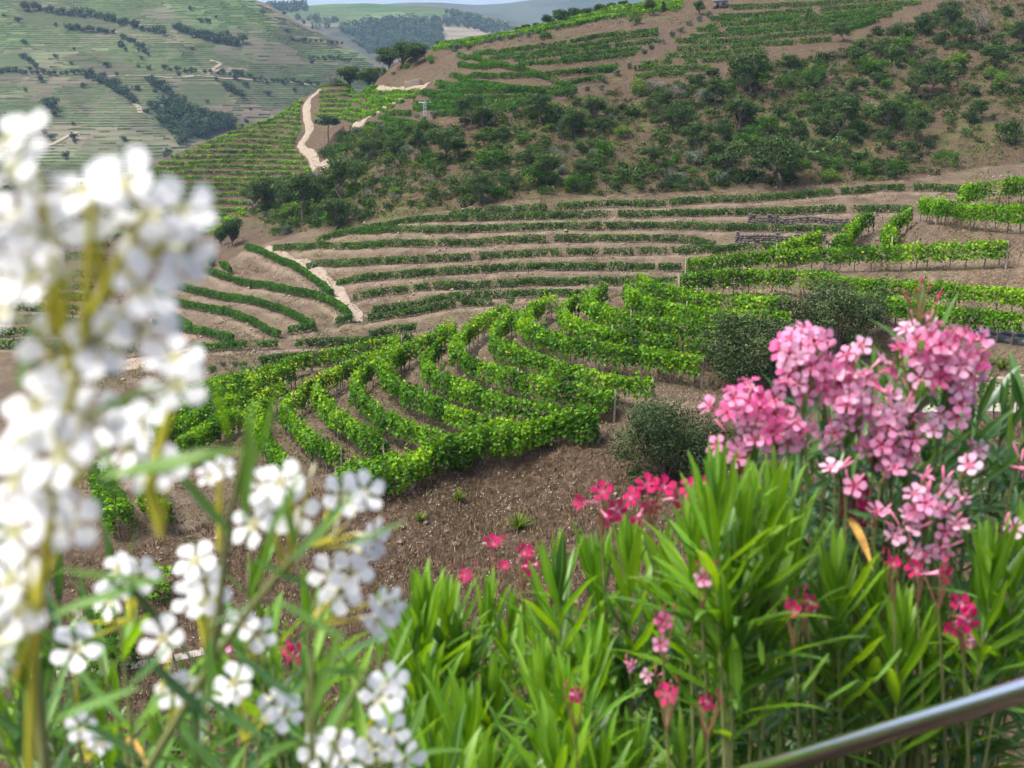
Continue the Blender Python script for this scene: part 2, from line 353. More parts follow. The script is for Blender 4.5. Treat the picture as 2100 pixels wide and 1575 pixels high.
while yy<482:
    xl=640-(yy-190)*2.25+6 if yy<350 else 262-(yy-350)*.6
    xr=np.interp(yy,[200,215,260,290,303,330,352,400,440,482],[618,612,618,606,602,628,640,520,500,470])
    w=np.sin(k*2.1)*3
    pl=[(xl+(xr-xl)*q, yy-3.5*math.sin(q*math.pi)+ (1.4*math.sin(q*7+k))) for q in (0,.2,.4,.6,.8,1)]
    add_row('spur',pl,.75,225,372,[(xl+(xr-xl)*.37+w*20,xl+(xr-xl)*.37+w*20+7)] if k%3==1 else [],.9); yy+=8.6+.018*(yy-200); k+=1
for k,(y,xr) in enumerate([(174,772),(186,868),(195,850),(204,826),(213,806),(223,792),(233,768),(244,735)]):
    add_row('saddle',[(655-(y>230)*8,y+1),(700,y-1),((700+xr)/2,y),(xr,y+1)],.75,250,375)
for k in range(7): add_row('valley',[(-140,566+24*k),(-20,560+24*k),(90,558+24*k),(200-10*k,562+24*k)],.8,130,330)
# low vines glimpsed under the white oleander and beside the pale road
for p in ([(120,452),(180,446),(222,450)],[(120,476),(180,471),(225,474)],[(118,500),(170,497),(222,500)],[(115,526),(165,523),(215,527)]):
    add_row('valley',p,.8,150,330)
for p in ([(40,1372),(110,1366),(200,1352),(300,1338),(380,1325)],[(20,1505),(90,1490),(160,1500)],[(200,1560),(290,1545),(360,1550)],[(180,1290),(260,1275),(340,1268)],[(240,1215),(300,1205),(370,1203)]):
    add_row('foot',p,.6,34,60,dens=.7)
add_row('road',[(1760,846),(1850,836),(1950,829),(2050,828),(2140,832)],.7,44,66,dens=.35)
# ---- terraces: a level bench under each row, a bank between ----------
SS=[];SG=[];SW=[];SE=[]
for r in ROWS:
    if r['set'] in ('edge','foot','road'): continue
    P=r['pts']; e=1.2
    gx=(gbase(P[:,0]+e,P[:,1])-gbase(P[:,0]-e,P[:,1]))/(2*e); gy=(gbase(P[:,0],P[:,1]+e)-gbase(P[:,0],P[:,1]-e))/(2*e)
    w={'near':.95,'low':.9}.get(r['set'],.75); W={'near':2.3,'low':2.0,'spur':1.9,'saddle':1.9,'upper':1.7,'right':1.7,'strip':1.5}.get(r['set'],1.7)
    SS.append(P); SG.append(np.c_[gx,gy]); SW.append(np.tile([w,W],(len(P),1)))
SS=np.concatenate(SS);SG=np.concatenate(SG);SW=np.concatenate(SW)
KD=kdtree.KDTree(len(SS))
for i,p in enumerate(SS): KD.insert((p[0],p[1],0),i)
KD.balance()
# ---- the ground mesh: a fan of cells that widen with distance --------
ys=np.concatenate([np.arange(-8,34,1.0),np.arange(34,106,.40),np.arange(106,185,.6),np.arange(185,262,1.0),np.arange(262,372,1.4),np.arange(372,470,5)])
us=np.concatenate([np.linspace(-.95,-.47,26)[:-1],np.linspace(-.47,.47,390),np.linspace(.47,.95,26)[1:]])
YY,UU=np.meshgrid(ys,us,indexing='ij'); XX=UU*(YY+14.0)
nr,nc=YY.shape; fx=XX.ravel(); fy=YY.ravel()
zz=np.where(fy<24,near_profile(fx,fy),0.0); mk=fy>=24
zs=SURF(fx[mk],fy[mk]); t=sm(24,36,fy[mk]); zz[mk]=near_profile(fx[mk],fy[mk])*(1-t)+zs*t
dsg=np.full(len(fx),9.0); slope=np.zeros(len(fx)); bump=np.zeros(len(fx)); near=np.full(len(fx),9.0)
cand=np.where((fy>44)&(fy<376))[0]
find=KD.find
for i in cand:
    co,ix,di=find((fx[i],fy[i],0))
    if di>3.2: continue
    g=SG[ix]; s=math.hypot(g[0],g[1])+1e-6
    dx=fx[i]-SS[ix,0]; dy=fy[i]-SS[ix,1]
    dd=(dx*g[0]+dy*g[1])/s; lat=math.sqrt(max(0,dx*dx+dy*dy-dd*dd)); w,W=SW[ix]
    ad=abs(dd); sg=1 if dd>0 else -1
    b=-s*dd if ad<=w else (-s*sg*w*(W-ad)/(W-w) if ad<W else 0.0)
    f=1.0 if lat<.6 else max(0.0,1-(lat-.6)/1.4)
    bump[i]=b*f; dsg[i]=dd; near[i]=di; slope[i]=s
keep=1-.75*np.exp(-(near/.9)**2)
zz=zz+bump+np.where(fy>30,detail(fx,fy)*keep,0)
ZG=zz.reshape(nr,nc)
def ground(x,y):
    """height of the finished ground mesh (benches and small relief included)"""
    x=np.asarray(x,float); y=np.asarray(y,float)
    j=np.interp(y,ys,np.arange(nr)); i=np.interp(x/(y+14.0),us,np.arange(nc))
    j0=np.minimum(j.astype(int),nr-2); i0=np.minimum(i.astype(int),nc-2); b=j-j0; a=i-i0
    return (ZG[j0,i0]*(1-a)+ZG[j0,i0+1]*a)*(1-b)+(ZG[j0+1,i0]*(1-a)+ZG[j0+1,i0+1]*a)*b
SCRUB=[(640,470),(690,478),(760,455),(830,445),(930,430),(1050,412),(1380,395),(1700,378),(1880,365),(2000,345),(2140,330),(2140,-40),(1960,10),(1900,45),(1800,70),(1740,95),(1700,105),(1640,120),(1560,130),(1520,140),(1460,165),(1380,175),(1290,180),(1190,200),(1120,215),(1060,238),(960,250),(880,265),(800,262),(740,270),(690,290),(660,320),(690,360),(640,372),(560,400),(520,440),(560,485),(610,478)]
DRY=[(600,1010),(745,990),(900,965),(1000,945),(1120,920),(1225,895),(1300,880),(1500,900),(1700,860),(1850,850),(2140,870),(2300,900),(2300,1450),(1300,1450),(-200,1500),(-200,1180),(0,1180),(300,1120)]
ppx,ppy=project(fx,fy,zz)
scr=inpoly(ppx,ppy,SCRUB)&(fy>168)&(fy<345)
dl=np.interp(ppx,[0,300,600,745,1000,1225,1300,1500,1700,1850,2100],[1130,1100,1015,992,948,898,890,890,880,905,905])+(fbm(fx/3,fy/3,77,3)-.5)*90
dryz=sm(-25,25,ppy-dl)*(fy<64)
nz=fbm(fx/6,fy/6,21,4); nf=fbm(fx/1.3,fy/1.3,31,3)
cov=np.zeros((len(fx),4),np.float32); cov[:,3]=1
pale=np.exp(-((dsg+.95)/.35)**2)*(near<3)*(.1+1.0*nf)*.6*((fy>100)&(fy<190))            # trodden lip below each row
pale=np.maximum(pale,.55*np.exp(-((dsg-1.2)/.6)**2)*(near<3)*(fy<110)*nf)
cov[:,0]=np.clip(pale,0,1)
weeds=np.clip((nz-.50)*4,0,1)*.5*(fy>100)+np.exp(-((dsg+.2)/.35)**2)*(near<3)*.45*nf*(fy<110)
cov[:,1]=np.clip(weeds*(~scr)+scr*np.clip((nz-.36)*3,0,1)*.8,0,1)
cov[:,2]=np.clip(scr*(.55+1.0*(1-nz))+dryz*(.95)+((fy>190)&~scr)*.75+(fy<44)*.6,0,1)
ii=np.arange(nr*nc).reshape(nr,nc)
F=np.stack([ii[:-1,:-1],ii[:-1,1:],ii[1:,1:],ii[1:,:-1]],-1).reshape(-1,4)
m,t=newmat('hillside_soil')
tc=N(t,'ShaderNodeTexCoord'); ca=N(t,'ShaderNodeAttribute'); ca.attribute_name='cover'; sep=N(t,'ShaderNodeSeparateColor'); t.links.new(ca.outputs['Color'],sep.inputs[0])
n1=N(t,'ShaderNodeTexNoise',Scale=.35,Detail=8,Roughness=.7); t.links.new(tc.outputs['Object'],n1.inputs['Vector'])
n2=N(t,'ShaderNodeTexNoise',Scale=3.2,Detail=6,Roughness=.75); t.links.new(tc.outputs['Object'],n2.inputs['Vector'])
n3=N(t,'ShaderNodeTexNoise',Scale=.8,Detail=5,Roughness=.7); t.links.new(tc.outputs['Object'],n3.inputs['Vector'])
mp=N(t,'ShaderNodeMapping'); mp.inputs['Scale'].default_value=(5,5,.9); t.links.new(tc.outputs['Object'],mp.inputs[0])
n4=N(t,'ShaderNodeTexNoise',Scale=1.6,Detail=5,Roughness=.7); t.links.new(mp.outputs[0],n4.inputs['Vector'])
vo=N(t,'ShaderNodeTexVoronoi',Scale=4.5); t.links.new(tc.outputs['Object'],vo.inputs['Vector'])
r1=ramp(t,[(.30,(.042,.030,.021)),(.48,(.102,.074,.050)),(.70,(.225,.170,.116))]); t.links.new(n1.outputs['Fac'],r1.inputs[0])
r2=ramp(t,[(.32,(.046,.033,.023)),(.5,(.120,.088,.060)),(.68,(.295,.228,.153))]); t.links.new(n4.outputs['Fac'],r2.inputs[0])
mixa=N(t,'ShaderNodeMix',data_type='RGBA'); rm=ramp(t,[(.35,(.1,.1,.1)),(.65,(.95,.95,.95))]); t.links.new(n3.outputs['Fac'],rm.inputs[0]); t.links.new(rm.outputs[0],mixa.inputs[0]); t.links.new(r1.outputs[0],mixa.inputs[6]); t.links.new(r2.outputs[0],mixa.inputs[7])
rb=ramp(t,[(.3,(.030,.020,.013)),(.52,(.078,.053,.034)),(.72,(.185,.130,.082))]); t.links.new(n2.outputs['Fac'],rb.inputs[0])
mixb=N(t,'ShaderNodeMix',data_type='RGBA'); t.links.new(sep.outputs[2],mixb.inputs[0]); t.links.new(mixa.outputs[2],mixb.inputs[6]); t.links.new(rb.outputs[0],mixb.inputs[7])
rg=ramp(t,[(.3,(.045,.06,.015)),(.7,(.13,.135,.045))]); t.links.new(n2.outputs['Fac'],rg.inputs[0])
gm=N(t,'ShaderNodeMath',operation='MULTIPLY'); t.links.new(sep.outputs[1],gm.inputs[0]); rr=ramp(t,[(.42,(0,0,0)),(.6,(1,1,1))]); t.links.new(n3.outputs['Fac'],rr.inputs[0]); t.links.new(rr.outputs[0],gm.inputs[1])
mixg=N(t,'ShaderNodeMix',data_type='RGBA'); t.links.new(gm.outputs[0],mixg.inputs[0]); t.links.new(mixb.outputs[2],mixg.inputs[6]); t.links.new(rg.outputs[0],mixg.inputs[7])
rp_=ramp(t,[(.3,(.24,.185,.135)),(.7,(.42,.345,.26))]); t.links.new(n2.outputs['Fac'],rp_.inputs[0])
mixp=N(t,'ShaderNodeMix',data_type='RGBA'); t.links.new(sep.outputs[0],mixp.inputs[0]); t.links.new(mixg.outputs[2],mixp.inputs[6]); t.links.new(rp_.outputs[0],mixp.inputs[7])
pr=N(t,'ShaderNodeBsdfPrincipled',Roughness=.95); pr.inputs['Specular IOR Level'].default_value=.1; t.links.new(mixp.outputs[2],pr.inputs['Base Color'])
ad_=N(t,'ShaderNodeMath',operation='ADD'); t.links.new(n2.outputs['Fac'],ad_.inputs[0]); t.links.new(n4.outputs['Fac'],ad_.inputs[1])
ad2=N(t,'ShaderNodeMath',operation='ADD'); t.links.new(ad_.outputs[0],ad2.inputs[0]); t.links.new(vo.outputs['Distance'],ad2.inputs[1])
bp=N(t,'ShaderNodeBump',Strength=.9,Distance=.16); t.links.new(ad2.outputs[0],bp.inputs['Height']); t.links.new(bp.outputs[0],pr.inputs['Normal'])
oo=N(t,'ShaderNodeOutputMaterial'); t.links.new(pr.outputs[0],oo.inputs[0]); M_SOIL=m
gme=np_mesh('hillside_ground',np.c_[fx,fy,zz],F,{'cover':cov},smooth=True,mats=[M_SOIL])
tag(link('hillside_ground',gme),'dry tan hillside soil cut into vineyard terraces',kind='structure')
# =====================================================================
# vine rows
# =====================================================================
def leaf_cloud(C,Nn,size,rng,asp=.85,tint=None):
    n=len(C); r=rng.normal(size=(n,3)); u=np.cross(Nn,r); u/=np.linalg.norm(u,axis=1,keepdims=True)+1e-9; v=np.cross(Nn,u)
    L=(size*rng.uniform(.7,1.3,n))[:,None]; V=np.empty((n,4,3))
    V[:,0]=C-u*L*.5; V[:,1]=C+v*L*.5*asp+u*L*.08; V[:,2]=C+u*L*.5; V[:,3]=C-v*L*.5*asp+u*L*.08
    V[:,1]+=Nn*L*.10; V[:,3]+=Nn*L*.10
    F=np.arange(4*n).reshape(n,4)
    return V.reshape(-1,3),F,np.repeat(tint if tint is not None else rng.random(n),4)
def merge(parts):
    Vs=[];Fs=[];Ts=[];o=0
    for V,F,T in parts:
        Vs.append(V);Fs.append(np.asarray(F)+o);Ts.append(T);o+=len(V)
    return np.concatenate(Vs),Fs,np.concatenate(Ts)
def tube(P,rad,k=5):
    P=np.asarray(P,float); n=len(P); T=np.gradient(P,axis=0); T/=np.linalg.norm(T,axis=1,keepdims=True)+1e-9
    up=np.array([0,0,1.0]) if abs(T[0,2])<.9 else np.array([0,1.0,0]); A=np.cross(T,up); A/=np.linalg.norm(A,axis=1,keepdims=True)+1e-9; B=np.cross(T,A)
    a=np.arange(k)*2*np.pi/k; rad=np.broadcast_to(np.asarray(rad,float),(n,))
    V=(P[:,None]+rad[:,None,None]*(np.cos(a)[None,:,None]*A[:,None]+np.sin(a)[None,:,None]*B[:,None])).reshape(-1,3)
    i=np.arange(n-1)[:,None]*k; j=np.arange(k)[None]; j2=(j+1)%k
    F=np.stack([i+j,i+j2,i+k+j2,i+k+j],-1).reshape(-1,4)
    return V,F
M_VINE=leaf_mat('vine_leaf',[(0,(.013,.050,.007)),(.30,(.042,.130,.008)),(.60,(.118,.268,.010)),(.85,(.25,.42,.014)),(1,(.46,.43,.03))],trans=.36,rough=.55,spec=.15)
M_VINE_FAR=leaf_mat('vine_leaf_hillside',[(0,(.016,.060,.010)),(.5,(.040,.118,.014)),(.85,(.085,.20,.020)),(1,(.17,.24,.04))],trans=.28,rough=.7,spec=.08)  # deeper, less glossy leaf green for the hillside and valley rows
M_WOOD=noise_mat('vine_wood',(.05,.035,.025),(.14,.105,.08),8,.9,.2)
M_POST=noise_mat('post_wood',(.13,.10,.08),(.28,.24,.20),10,.9,.2)
SPEC={ # hc, half height, half width, leaves per m, leaf size, bench lift
 'near':(1.15,.58,.35,280,.19,1.0),'low':(1.14,.70,.50,310,.20,1.0),'edge':(1.0,.85,.70,560,.20,1.1),
 'middle':(.66,.47,.25,215,.20,.9),'left':(.66,.50,.30,190,.21,.9),'upper':(.64,.56,.42,95,.29,.9),'right':(.62,.56,.42,90,.29,.9),
 'strip':(.7,.6,.6,80,.36,.9),'spur':(.52,.44,.42,60,.34,.9),'saddle':(.50,.40,.40,60,.32,.9),'valley':(.75,.6,.4,50,.4,.9),'foot':(.75,.65,.5,240,.2,.9),'road':(1.1,.5,.4,120,.2,.9)}
YELLOW=[(650,765,45,.4),(550,805,35,.35),(1000,672,30,.08),(760,735,40,.12),(1610,530,50,.12)]
def build_row(r,idx,rng):
    st=r['set']; hc,hh,hw,dens,size,_=SPEC[st]; P=r['pts'].copy(); P[:,2]=ground(P[:,0],P[:,1])
    s=np.r_[0,np.cumsum(np.linalg.norm(np.diff(P,axis=0),axis=1))]; L=s[-1]
    if L<1: return None
    T=np.gradient(P,axis=0); T[:,2]=0; T/=np.linalg.norm(T,axis=1,keepdims=True)+1e-9
    pitch=1.15; npl=int(L/pitch)+2
    stg=np.clip(rng.normal(1,.24,npl),.45,1.5); dn=np.ones(npl)
    if st in('middle','valley'):
        dn=np.clip(rng.normal(.35+.65*r['dens'],.2,npl),.2,1.2); dn[rng.random(npl)<.01+.14*(1-r['dens'])]=.05
    elif st in('upper','right','spur','saddle','left','low'): dn[rng.random(npl)<.03]=.2
    elif st=='near': dn=np.clip(rng.normal(1,.13,npl),.5,1.2); dn[rng.random(npl)<.03]=.3; stg=np.where(rng.random(npl)<.05,stg*.65,stg)
    elif st in('foot','road'): dn[rng.random(npl)<.35]=.0
    n=int(L*dens); q=rng.uniform(0,L,n); k=np.minimum((q/pitch).astype(int),npl-1)
    kp=rng.random(n)<dn[k]
    hfr=rng.random(n)
    if st in('middle','valley'): kp&=rng.random(n)<1-.6*(np.abs((q/pitch)%1.0-.5)*2)**2*(1-hfr)*np.where(fbm(q/9+idx*3,q*0,41,2)>.5,1.0,.25)
    px,py=project(np.interp(q,s,P[:,0]),np.interp(q,s,P[:,1]),np.interp(q,s,P[:,2])+hc)
    pj=px+(hfr-.5)*5+rng.normal(0,2.2,n)
    for a,b in r['gaps']: kp&=~((pj>a+.22*(b-a))&(pj<b-.22*(b-a)))
    q=q[kp];k=k[kp];px=px[kp];py=py[kp];hfr=hfr[kp]; n=len(q)
    lean=rng.normal(.08,.25,npl)
    base=np.c_[[np.interp(q,s,P[:,c]) for c in range(3)]].T; tx=np.interp(q,s,T[:,0]); ty=np.interp(q,s,T[:,1]); lat=np.c_[-ty,tx,np.zeros(n)]
    fr=(q/pitch)%1.0; fan=(.80+.28*np.sin(fr*np.pi)) if st in('near','low','edge','strip','foot') else (.72+.36*np.sin(fr*np.pi))
    wv=fbm(q/1.7+idx*13.1,q*0+idx,5,2)
    W=hw*stg[k]*fan*(.65+.8*wv); Hh=hh*(.82+.36*fbm(q/2.3+idx*7.7,q*0+3,8,2))*(.88+.12*stg[k])
    if st=='edge': W=W*(.55+.9*fbm(q/2.6,q*0,15,2)); Hh=Hh*(.55+.8*fbm(q/1.9,q*0+5,16,2))
    th=rng.uniform(-.85,np.pi+.85,n); rho=1.06-.7*rng.random(n)**1.6
    c,sn=np.cos(th),np.sin(th)
    x=W*np.sign(c)*np.abs(c)**.75*rho; z=hc+Hh*np.sign(sn)*np.abs(sn)**.8*rho
    if st in('near','low','edge','foot'):
        sp=rng.random(n)<.09; z=np.where(sp,z+rng.random(n)**1.5*.5*(sn>0)*(.3+1.4*fbm(q/.5,q*0+idx,33,2)),z); x=np.where(sp,x*1.25,x)
        dr=(rng.random(n)<.06)&(sn<.1); z=np.where(dr,z-rng.random(n)*.35,z)
    if st in('middle','valley'): z=hc+Hh*(hfr*2-1)*1.0; x=W*c*rho*(.45+.7*hfr); base=base+np.c_[tx,ty,np.zeros(n)]*((z-hc)*lean[k])[:,None]
    C=base+lat*x[:,None]; C[:,2]+=np.maximum(z,.12)
    Nn=lat*(c*.8)[:,None]+np.c_[np.zeros(n),np.zeros(n),.35+.5*np.maximum(sn,0)]+rng.normal(size=(n,3))*.75; Nn/=np.linalg.norm(Nn,axis=1,keepdims=True)
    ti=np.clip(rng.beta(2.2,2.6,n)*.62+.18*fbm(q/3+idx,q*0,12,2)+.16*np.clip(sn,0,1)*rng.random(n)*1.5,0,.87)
    ti=np.clip(ti+rng.normal(0,.09,npl)[k],0,.87); yl=np.zeros(n)
    for yx,yy_,rr_,am in YELLOW: yl=np.maximum(yl,am*np.exp(-((px-yx)**2+(py-yy_)**2)/rr_**2))
    if st in('near','low'): ti=np.where(rng.random(n)<yl+.004,rng.uniform(.84,1,n),ti)
    parts=[leaf_cloud(C,Nn,size,rng,tint=ti)]
    return P,parts,s,L,dn,pitch,px
LABEL={'near':'lush green vine row on the near spur, {} up from its border hedge','low':'dark green vine row on the near spur\'s left flank, {} from the crest',
 'middle':'{} vine row from the top on the tan middle terraces','left':'{} vine row from the top on the curved terraces left of the dirt track',
 'upper':'{} narrow vine row of the upper slope below the ridge olives','right':'{} vine row from the top on the slope below the grey shed',
 'strip':'{} vine row of the bright strip along the ridge','spur':'{} vine row from the top on the far spur left of the pale road','saddle':'{} vine row from the top right of the pale spur road',
 'valley':'{} vine row from the top in the valley behind the white oleander','foot':'{} low young vine row by the pale path at the bottom left'}
GROUP={'near':'vine rows on the near spur','low':'vine rows on the left flank of the near spur','middle':'vine rows on the middle terraces','left':'vine rows on the curved left terraces','upper':'vine rows under the ridge','right':'vine rows below the grey shed','strip':'vine rows of the ridge strip','spur':'vine rows on the far spur','saddle':'vine rows right of the spur road','valley':'vine rows in the valley','foot':'young vines at the bottom left'}
cnt={}
def quad_posts(B,h,r,lean,rng):
    n=len(B); a=np.array([[-1,-1],[1,-1],[1,1],[-1,1]])*1.0; V=np.empty((n,8,3)); ln=rng.normal(0,lean,(n,2))
    for j in range(4):
        V[:,j]=B+np.c_[np.full(n,a[j,0]*r),np.full(n,a[j,1]*r),np.full(n,-.12)]; V[:,4+j,:2]=B[:,:2]+a[j]*r*.75+ln; V[:,4+j,2]=B[:,2]+h
    f=np.array([[0,1,5,4],[1,2,6,5],[2,3,7,6],[3,0,4,7],[4,5,6,7]]); F=(f[None]+8*np.arange(n)[:,None,None]).reshape(-1,4)
    return V.reshape(-1,3),F
for idx,r in enumerate(ROWS):
    rng=np.random.default_rng(100+idx); b=build_row(r,idx,rng)
    if b is None: continue
    P,parts,s,L,dn,pitch,pxl=b; st=r['set']; cnt[st]=cnt.get(st,0)+1
    if st=='edge': lab,grp='tall dark vine hedge bordering the near vineyard above the brown slope',None
    elif st=='road': lab,grp='sparse vine row with bare trunks before the white road at right',None
    else: lab,grp=LABEL[st].format(ORD[cnt[st]-1]),GROUP[st]
    if st=='near':
        lab={'a14':'long vine row behind the round dark bushes, reaching the right edge','a12r':'vine row above the dark grey panels at the right edge','a15':'tall vine row with gaps under it, above the long one at right','a16':'short vine row climbing the bank, left of the bare tan slope','a17':'short vine row climbing beside the bare tan bank','a18':'broad vine row above the bare tan bank at upper right','a19':'topmost vine row of the near spur at the right edge','a20':'low bushy vine row at the spur crest before the dark walls'}.get(r['name'],lab)
    o=thing('vine_row',lab,'vine row',tuple(P[len(P)//2]),grp)
    V,Fs,T=merge(parts); org=np.array(P[len(P)//2])
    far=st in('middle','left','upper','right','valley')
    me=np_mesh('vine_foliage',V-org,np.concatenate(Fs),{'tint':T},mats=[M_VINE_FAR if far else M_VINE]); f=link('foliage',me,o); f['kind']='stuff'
    if st in('near','low','edge','middle','left','foot','road'):
        step=pitch if st!='edge' else 1.6
        tq=np.arange(.4,L,step); tq=tq+rng.normal(0,.12,len(tq)); B=np.c_[[np.interp(tq,s,P[:,c]) for c in range(3)]].T; B[:,2]=ground(B[:,0],B[:,1])
        V1,F1=quad_posts(B,.75,.035 if st in('near','low','edge','foot','road') else .04,.07,rng)
        w=link('trunk_line',np_mesh('trunk_line',V1-org,F1,mats=[M_WOOD]),o); w['kind']='stuff'
        if st in('near','low'):
            for tq_ in np.arange(6.5,L-3,6.5):
                pb=[float(np.interp(tq_,s,P[:,c])) for c in range(2)]; V2,F2=quad_posts(np.array([[pb[0],pb[1],float(ground(pb[0],pb[1]))]]),1.95,.04,.05,rng); link('post',np_mesh('post',V2-org,F2,mats=[M_POST]),o)
        if st in('near','low','edge','road'):
            for e in ([0,-1] if L>12 else [-1]):
                pb=P[e]; z=float(ground(pb[0],pb[1]))
                V2,F2=quad_posts(np.array([[pb[0],pb[1],z]]),1.75,.055,.05,rng); link('end_post',np_mesh('end_post',V2-org,F2,mats=[M_POST]),o)
# =====================================================================
# tracks, roads
# =====================================================================
M_TRACK=noise_mat('pale_track_dirt',(.17,.135,.098),(.29,.24,.18),1.3,.95,.35)
M_ROAD=noise_mat('pale_concrete_road',(.22,.20,.17),(.34,.31,.27),.9,.9,.15)
M_ASPH=noise_mat('grey_road',(.16,.16,.17),(.27,.27,.28),2.5,.9,.2)
def track(name,label,pix,width,y0,y1,mat,lift=.10,jit=.25):
    P=cast([p[0] for p in pix],[p[1] for p in pix],0,y0,y1); L=smooth_line(P,.7,3); T=np.gradient(L[:,:2],axis=0); T/=np.linalg.norm(T,axis=1,keepdims=True)+1e-9
    n=len(L); lat=np.c_[-T[:,1],T[:,0]]; rows=[]; q=np.linspace(-1,1,7); s=np.arange(n)*.7
    for k,u in enumerate(q):
        w=width*.5*u*(1+jit*(fbm(s/2.2+k*5,s*0+k,44,3)-.5)*2*abs(u)); X=L[:,0]+lat[:,0]*w; Y=L[:,1]+lat[:,1]*w
        Z=ground(X,Y)+lift*(1-.9*abs(u)**4)+.02; rows.append(np.c_[X,Y,Z])
    V=np.stack(rows,1).reshape(-1,3); ii=np.arange(n*7).reshape(n,7)
    F=np.stack([ii[:-1,:-1],ii[1:,:-1],ii[1:,1:],ii[:-1,1:]],-1).reshape(-1,4)
    tag(link(name,np_mesh(name,V,F,smooth=True,mats=[mat])),label,kind='structure')
track('dirt_road','pale dirt road climbing the far spur',[(656,182),(652,185),(638,195),(628,211),(629,239),(634,257),(636,268),(622,287),(616,303),(629,314),(648,332),(670,351)],2.1,240,372,M_TRACK,.25)
track('dirt_track','narrow dirt track between the left and middle terraces',[(640,552),(651,560),(674,581),(689,603),(709,629),(730,649),(731,664)],1.9,130,200,M_TRACK,.15)
track('dirt_path','dirt path under the top terrace row',[(545,509),(575,522),(605,535),(640,552)],1.1,140,210,M_TRACK,.12)
track('hill_track','pale track cutting across the upper vineyard',[(879,177),(854,189),(823,204),(798,222),(768,235),(752,248),(722,265)],1.7,200,345,M_TRACK,.2)
track('ridge_track','bare level track below the ruined wall',[(775,177),(830,178),(880,177)],1.2,230,345,M_TRACK,.2)
track('valley_road','pale sandy pull-off at the foot of the left terraces',[(150,752),(230,748),(300,742),(345,738)],6,110,170,M_TRACK,.2,.5)
track('concrete_path','pale concrete path behind the white oleander',[(-60,1405),(40,1392),(120,1384),(210,1372),(310,1358),(370,1350),(420,1340)],.5,34,60,M_ROAD,.06,.1)
track('white_road','white gravel road in front of the stone wall',[(1700,868),(1800,850),(1900,838),(2000,834),(2100,836),(2250,842)],1.2,44,70,M_ROAD,.07,.15)
# =====================================================================
# trees and shrubs
# =====================================================================
M_OAK=leaf_mat('cork_oak_leaf',[(0,(.014,.032,.010)),(.45,(.036,.072,.018)),(.8,(.080,.130,.034)),(1,(.14,.18,.06))],trans=.2,rough=.75,spec=.08)
M_SHR=leaf_mat('shrub_leaf',[(0,(.014,.046,.006)),(.5,(.040,.112,.010)),(.85,(.090,.185,.018)),(1,(.16,.23,.035))],trans=.25,rough=.7,spec=.1)
M_OLI=leaf_mat('olive_leaf',[(0,(.035,.055,.035)),(.5,(.085,.115,.075)),(.85,(.16,.19,.13)),(1,(.24,.27,.20))],trans=.12,rough=.7,spec=.15)
M_BRI=leaf_mat('bright_shrub_leaf',[(0,(.03,.075,.010)),(.5,(.075,.155,.016)),(1,(.19,.27,.035))],trans=.28,rough=.7,spec=.1)
M_GRE=leaf_mat('dry_shrub_twig',[(0,(.07,.06,.05)),(.5,(.14,.125,.105)),(1,(.25,.23,.18))],trans=.05)
M_PINE=leaf_mat('pine_needle',[(0,(.012,.030,.016)),(.5,(.028,.058,.028)),(1,(.06,.10,.04))],trans=.1,rough=.8,spec=.05)
M_BUSH=leaf_mat('holm_oak_leaf',[(0,(.016,.030,.010)),(.45,(.040,.066,.022)),(.8,(.085,.120,.040)),(1,(.17,.20,.075))],trans=.18,rough=.65,spec=.15)
M_FAR=leaf_mat('far_tree_leaf',[(0,(.018,.036,.018)),(.6,(.045,.075,.032)),(1,(.09,.13,.05))],trans=.1,rough=.9,spec=.02)
M_BARK=noise_mat('bark',(.055,.04,.032),(.19,.16,.135),5,.95,.6)
def clump_crown(rng,clumps,per,size,bias_up=.25,shade=True):
    """clumps: (cx,cy,cz,rx,ry,rz)"""
    parts=[]
    for c in clumps:
        n=max(6,int(per*(c[3]*c[5])**.5)) if per<0 else per
        d=rng.normal(size=(n,3)); d/=np.linalg.norm(d,axis=1,keepdims=True); rr=1-.6*rng.random(n)**2
        wob=1+.55*(fbm(d[:,0]*2+c[0]*3,d[:,1]*2+d[:,2]*2+c[2],int(rng.integers(1e5)),2)-.5)*2
        C=np.array(c[:3])+d*rr[:,None]*wob[:,None]*np.array(c[3:])
        Nn=d*.7+np.array([0,0,bias_up])+rng.normal(size=(n,3))*.5; Nn/=np.linalg.norm(Nn,axis=1,keepdims=True)
        base=rng.uniform(.15,.6); ti=np.clip(base+rng.normal(0,.17,n)+.18*np.clip(d[:,2],0,1),0,1)
        parts.append(leaf_cloud(C,Nn,size,rng,asp=.7,tint=ti))
    V,Fs,T=merge(parts); return V,np.concatenate(Fs),T
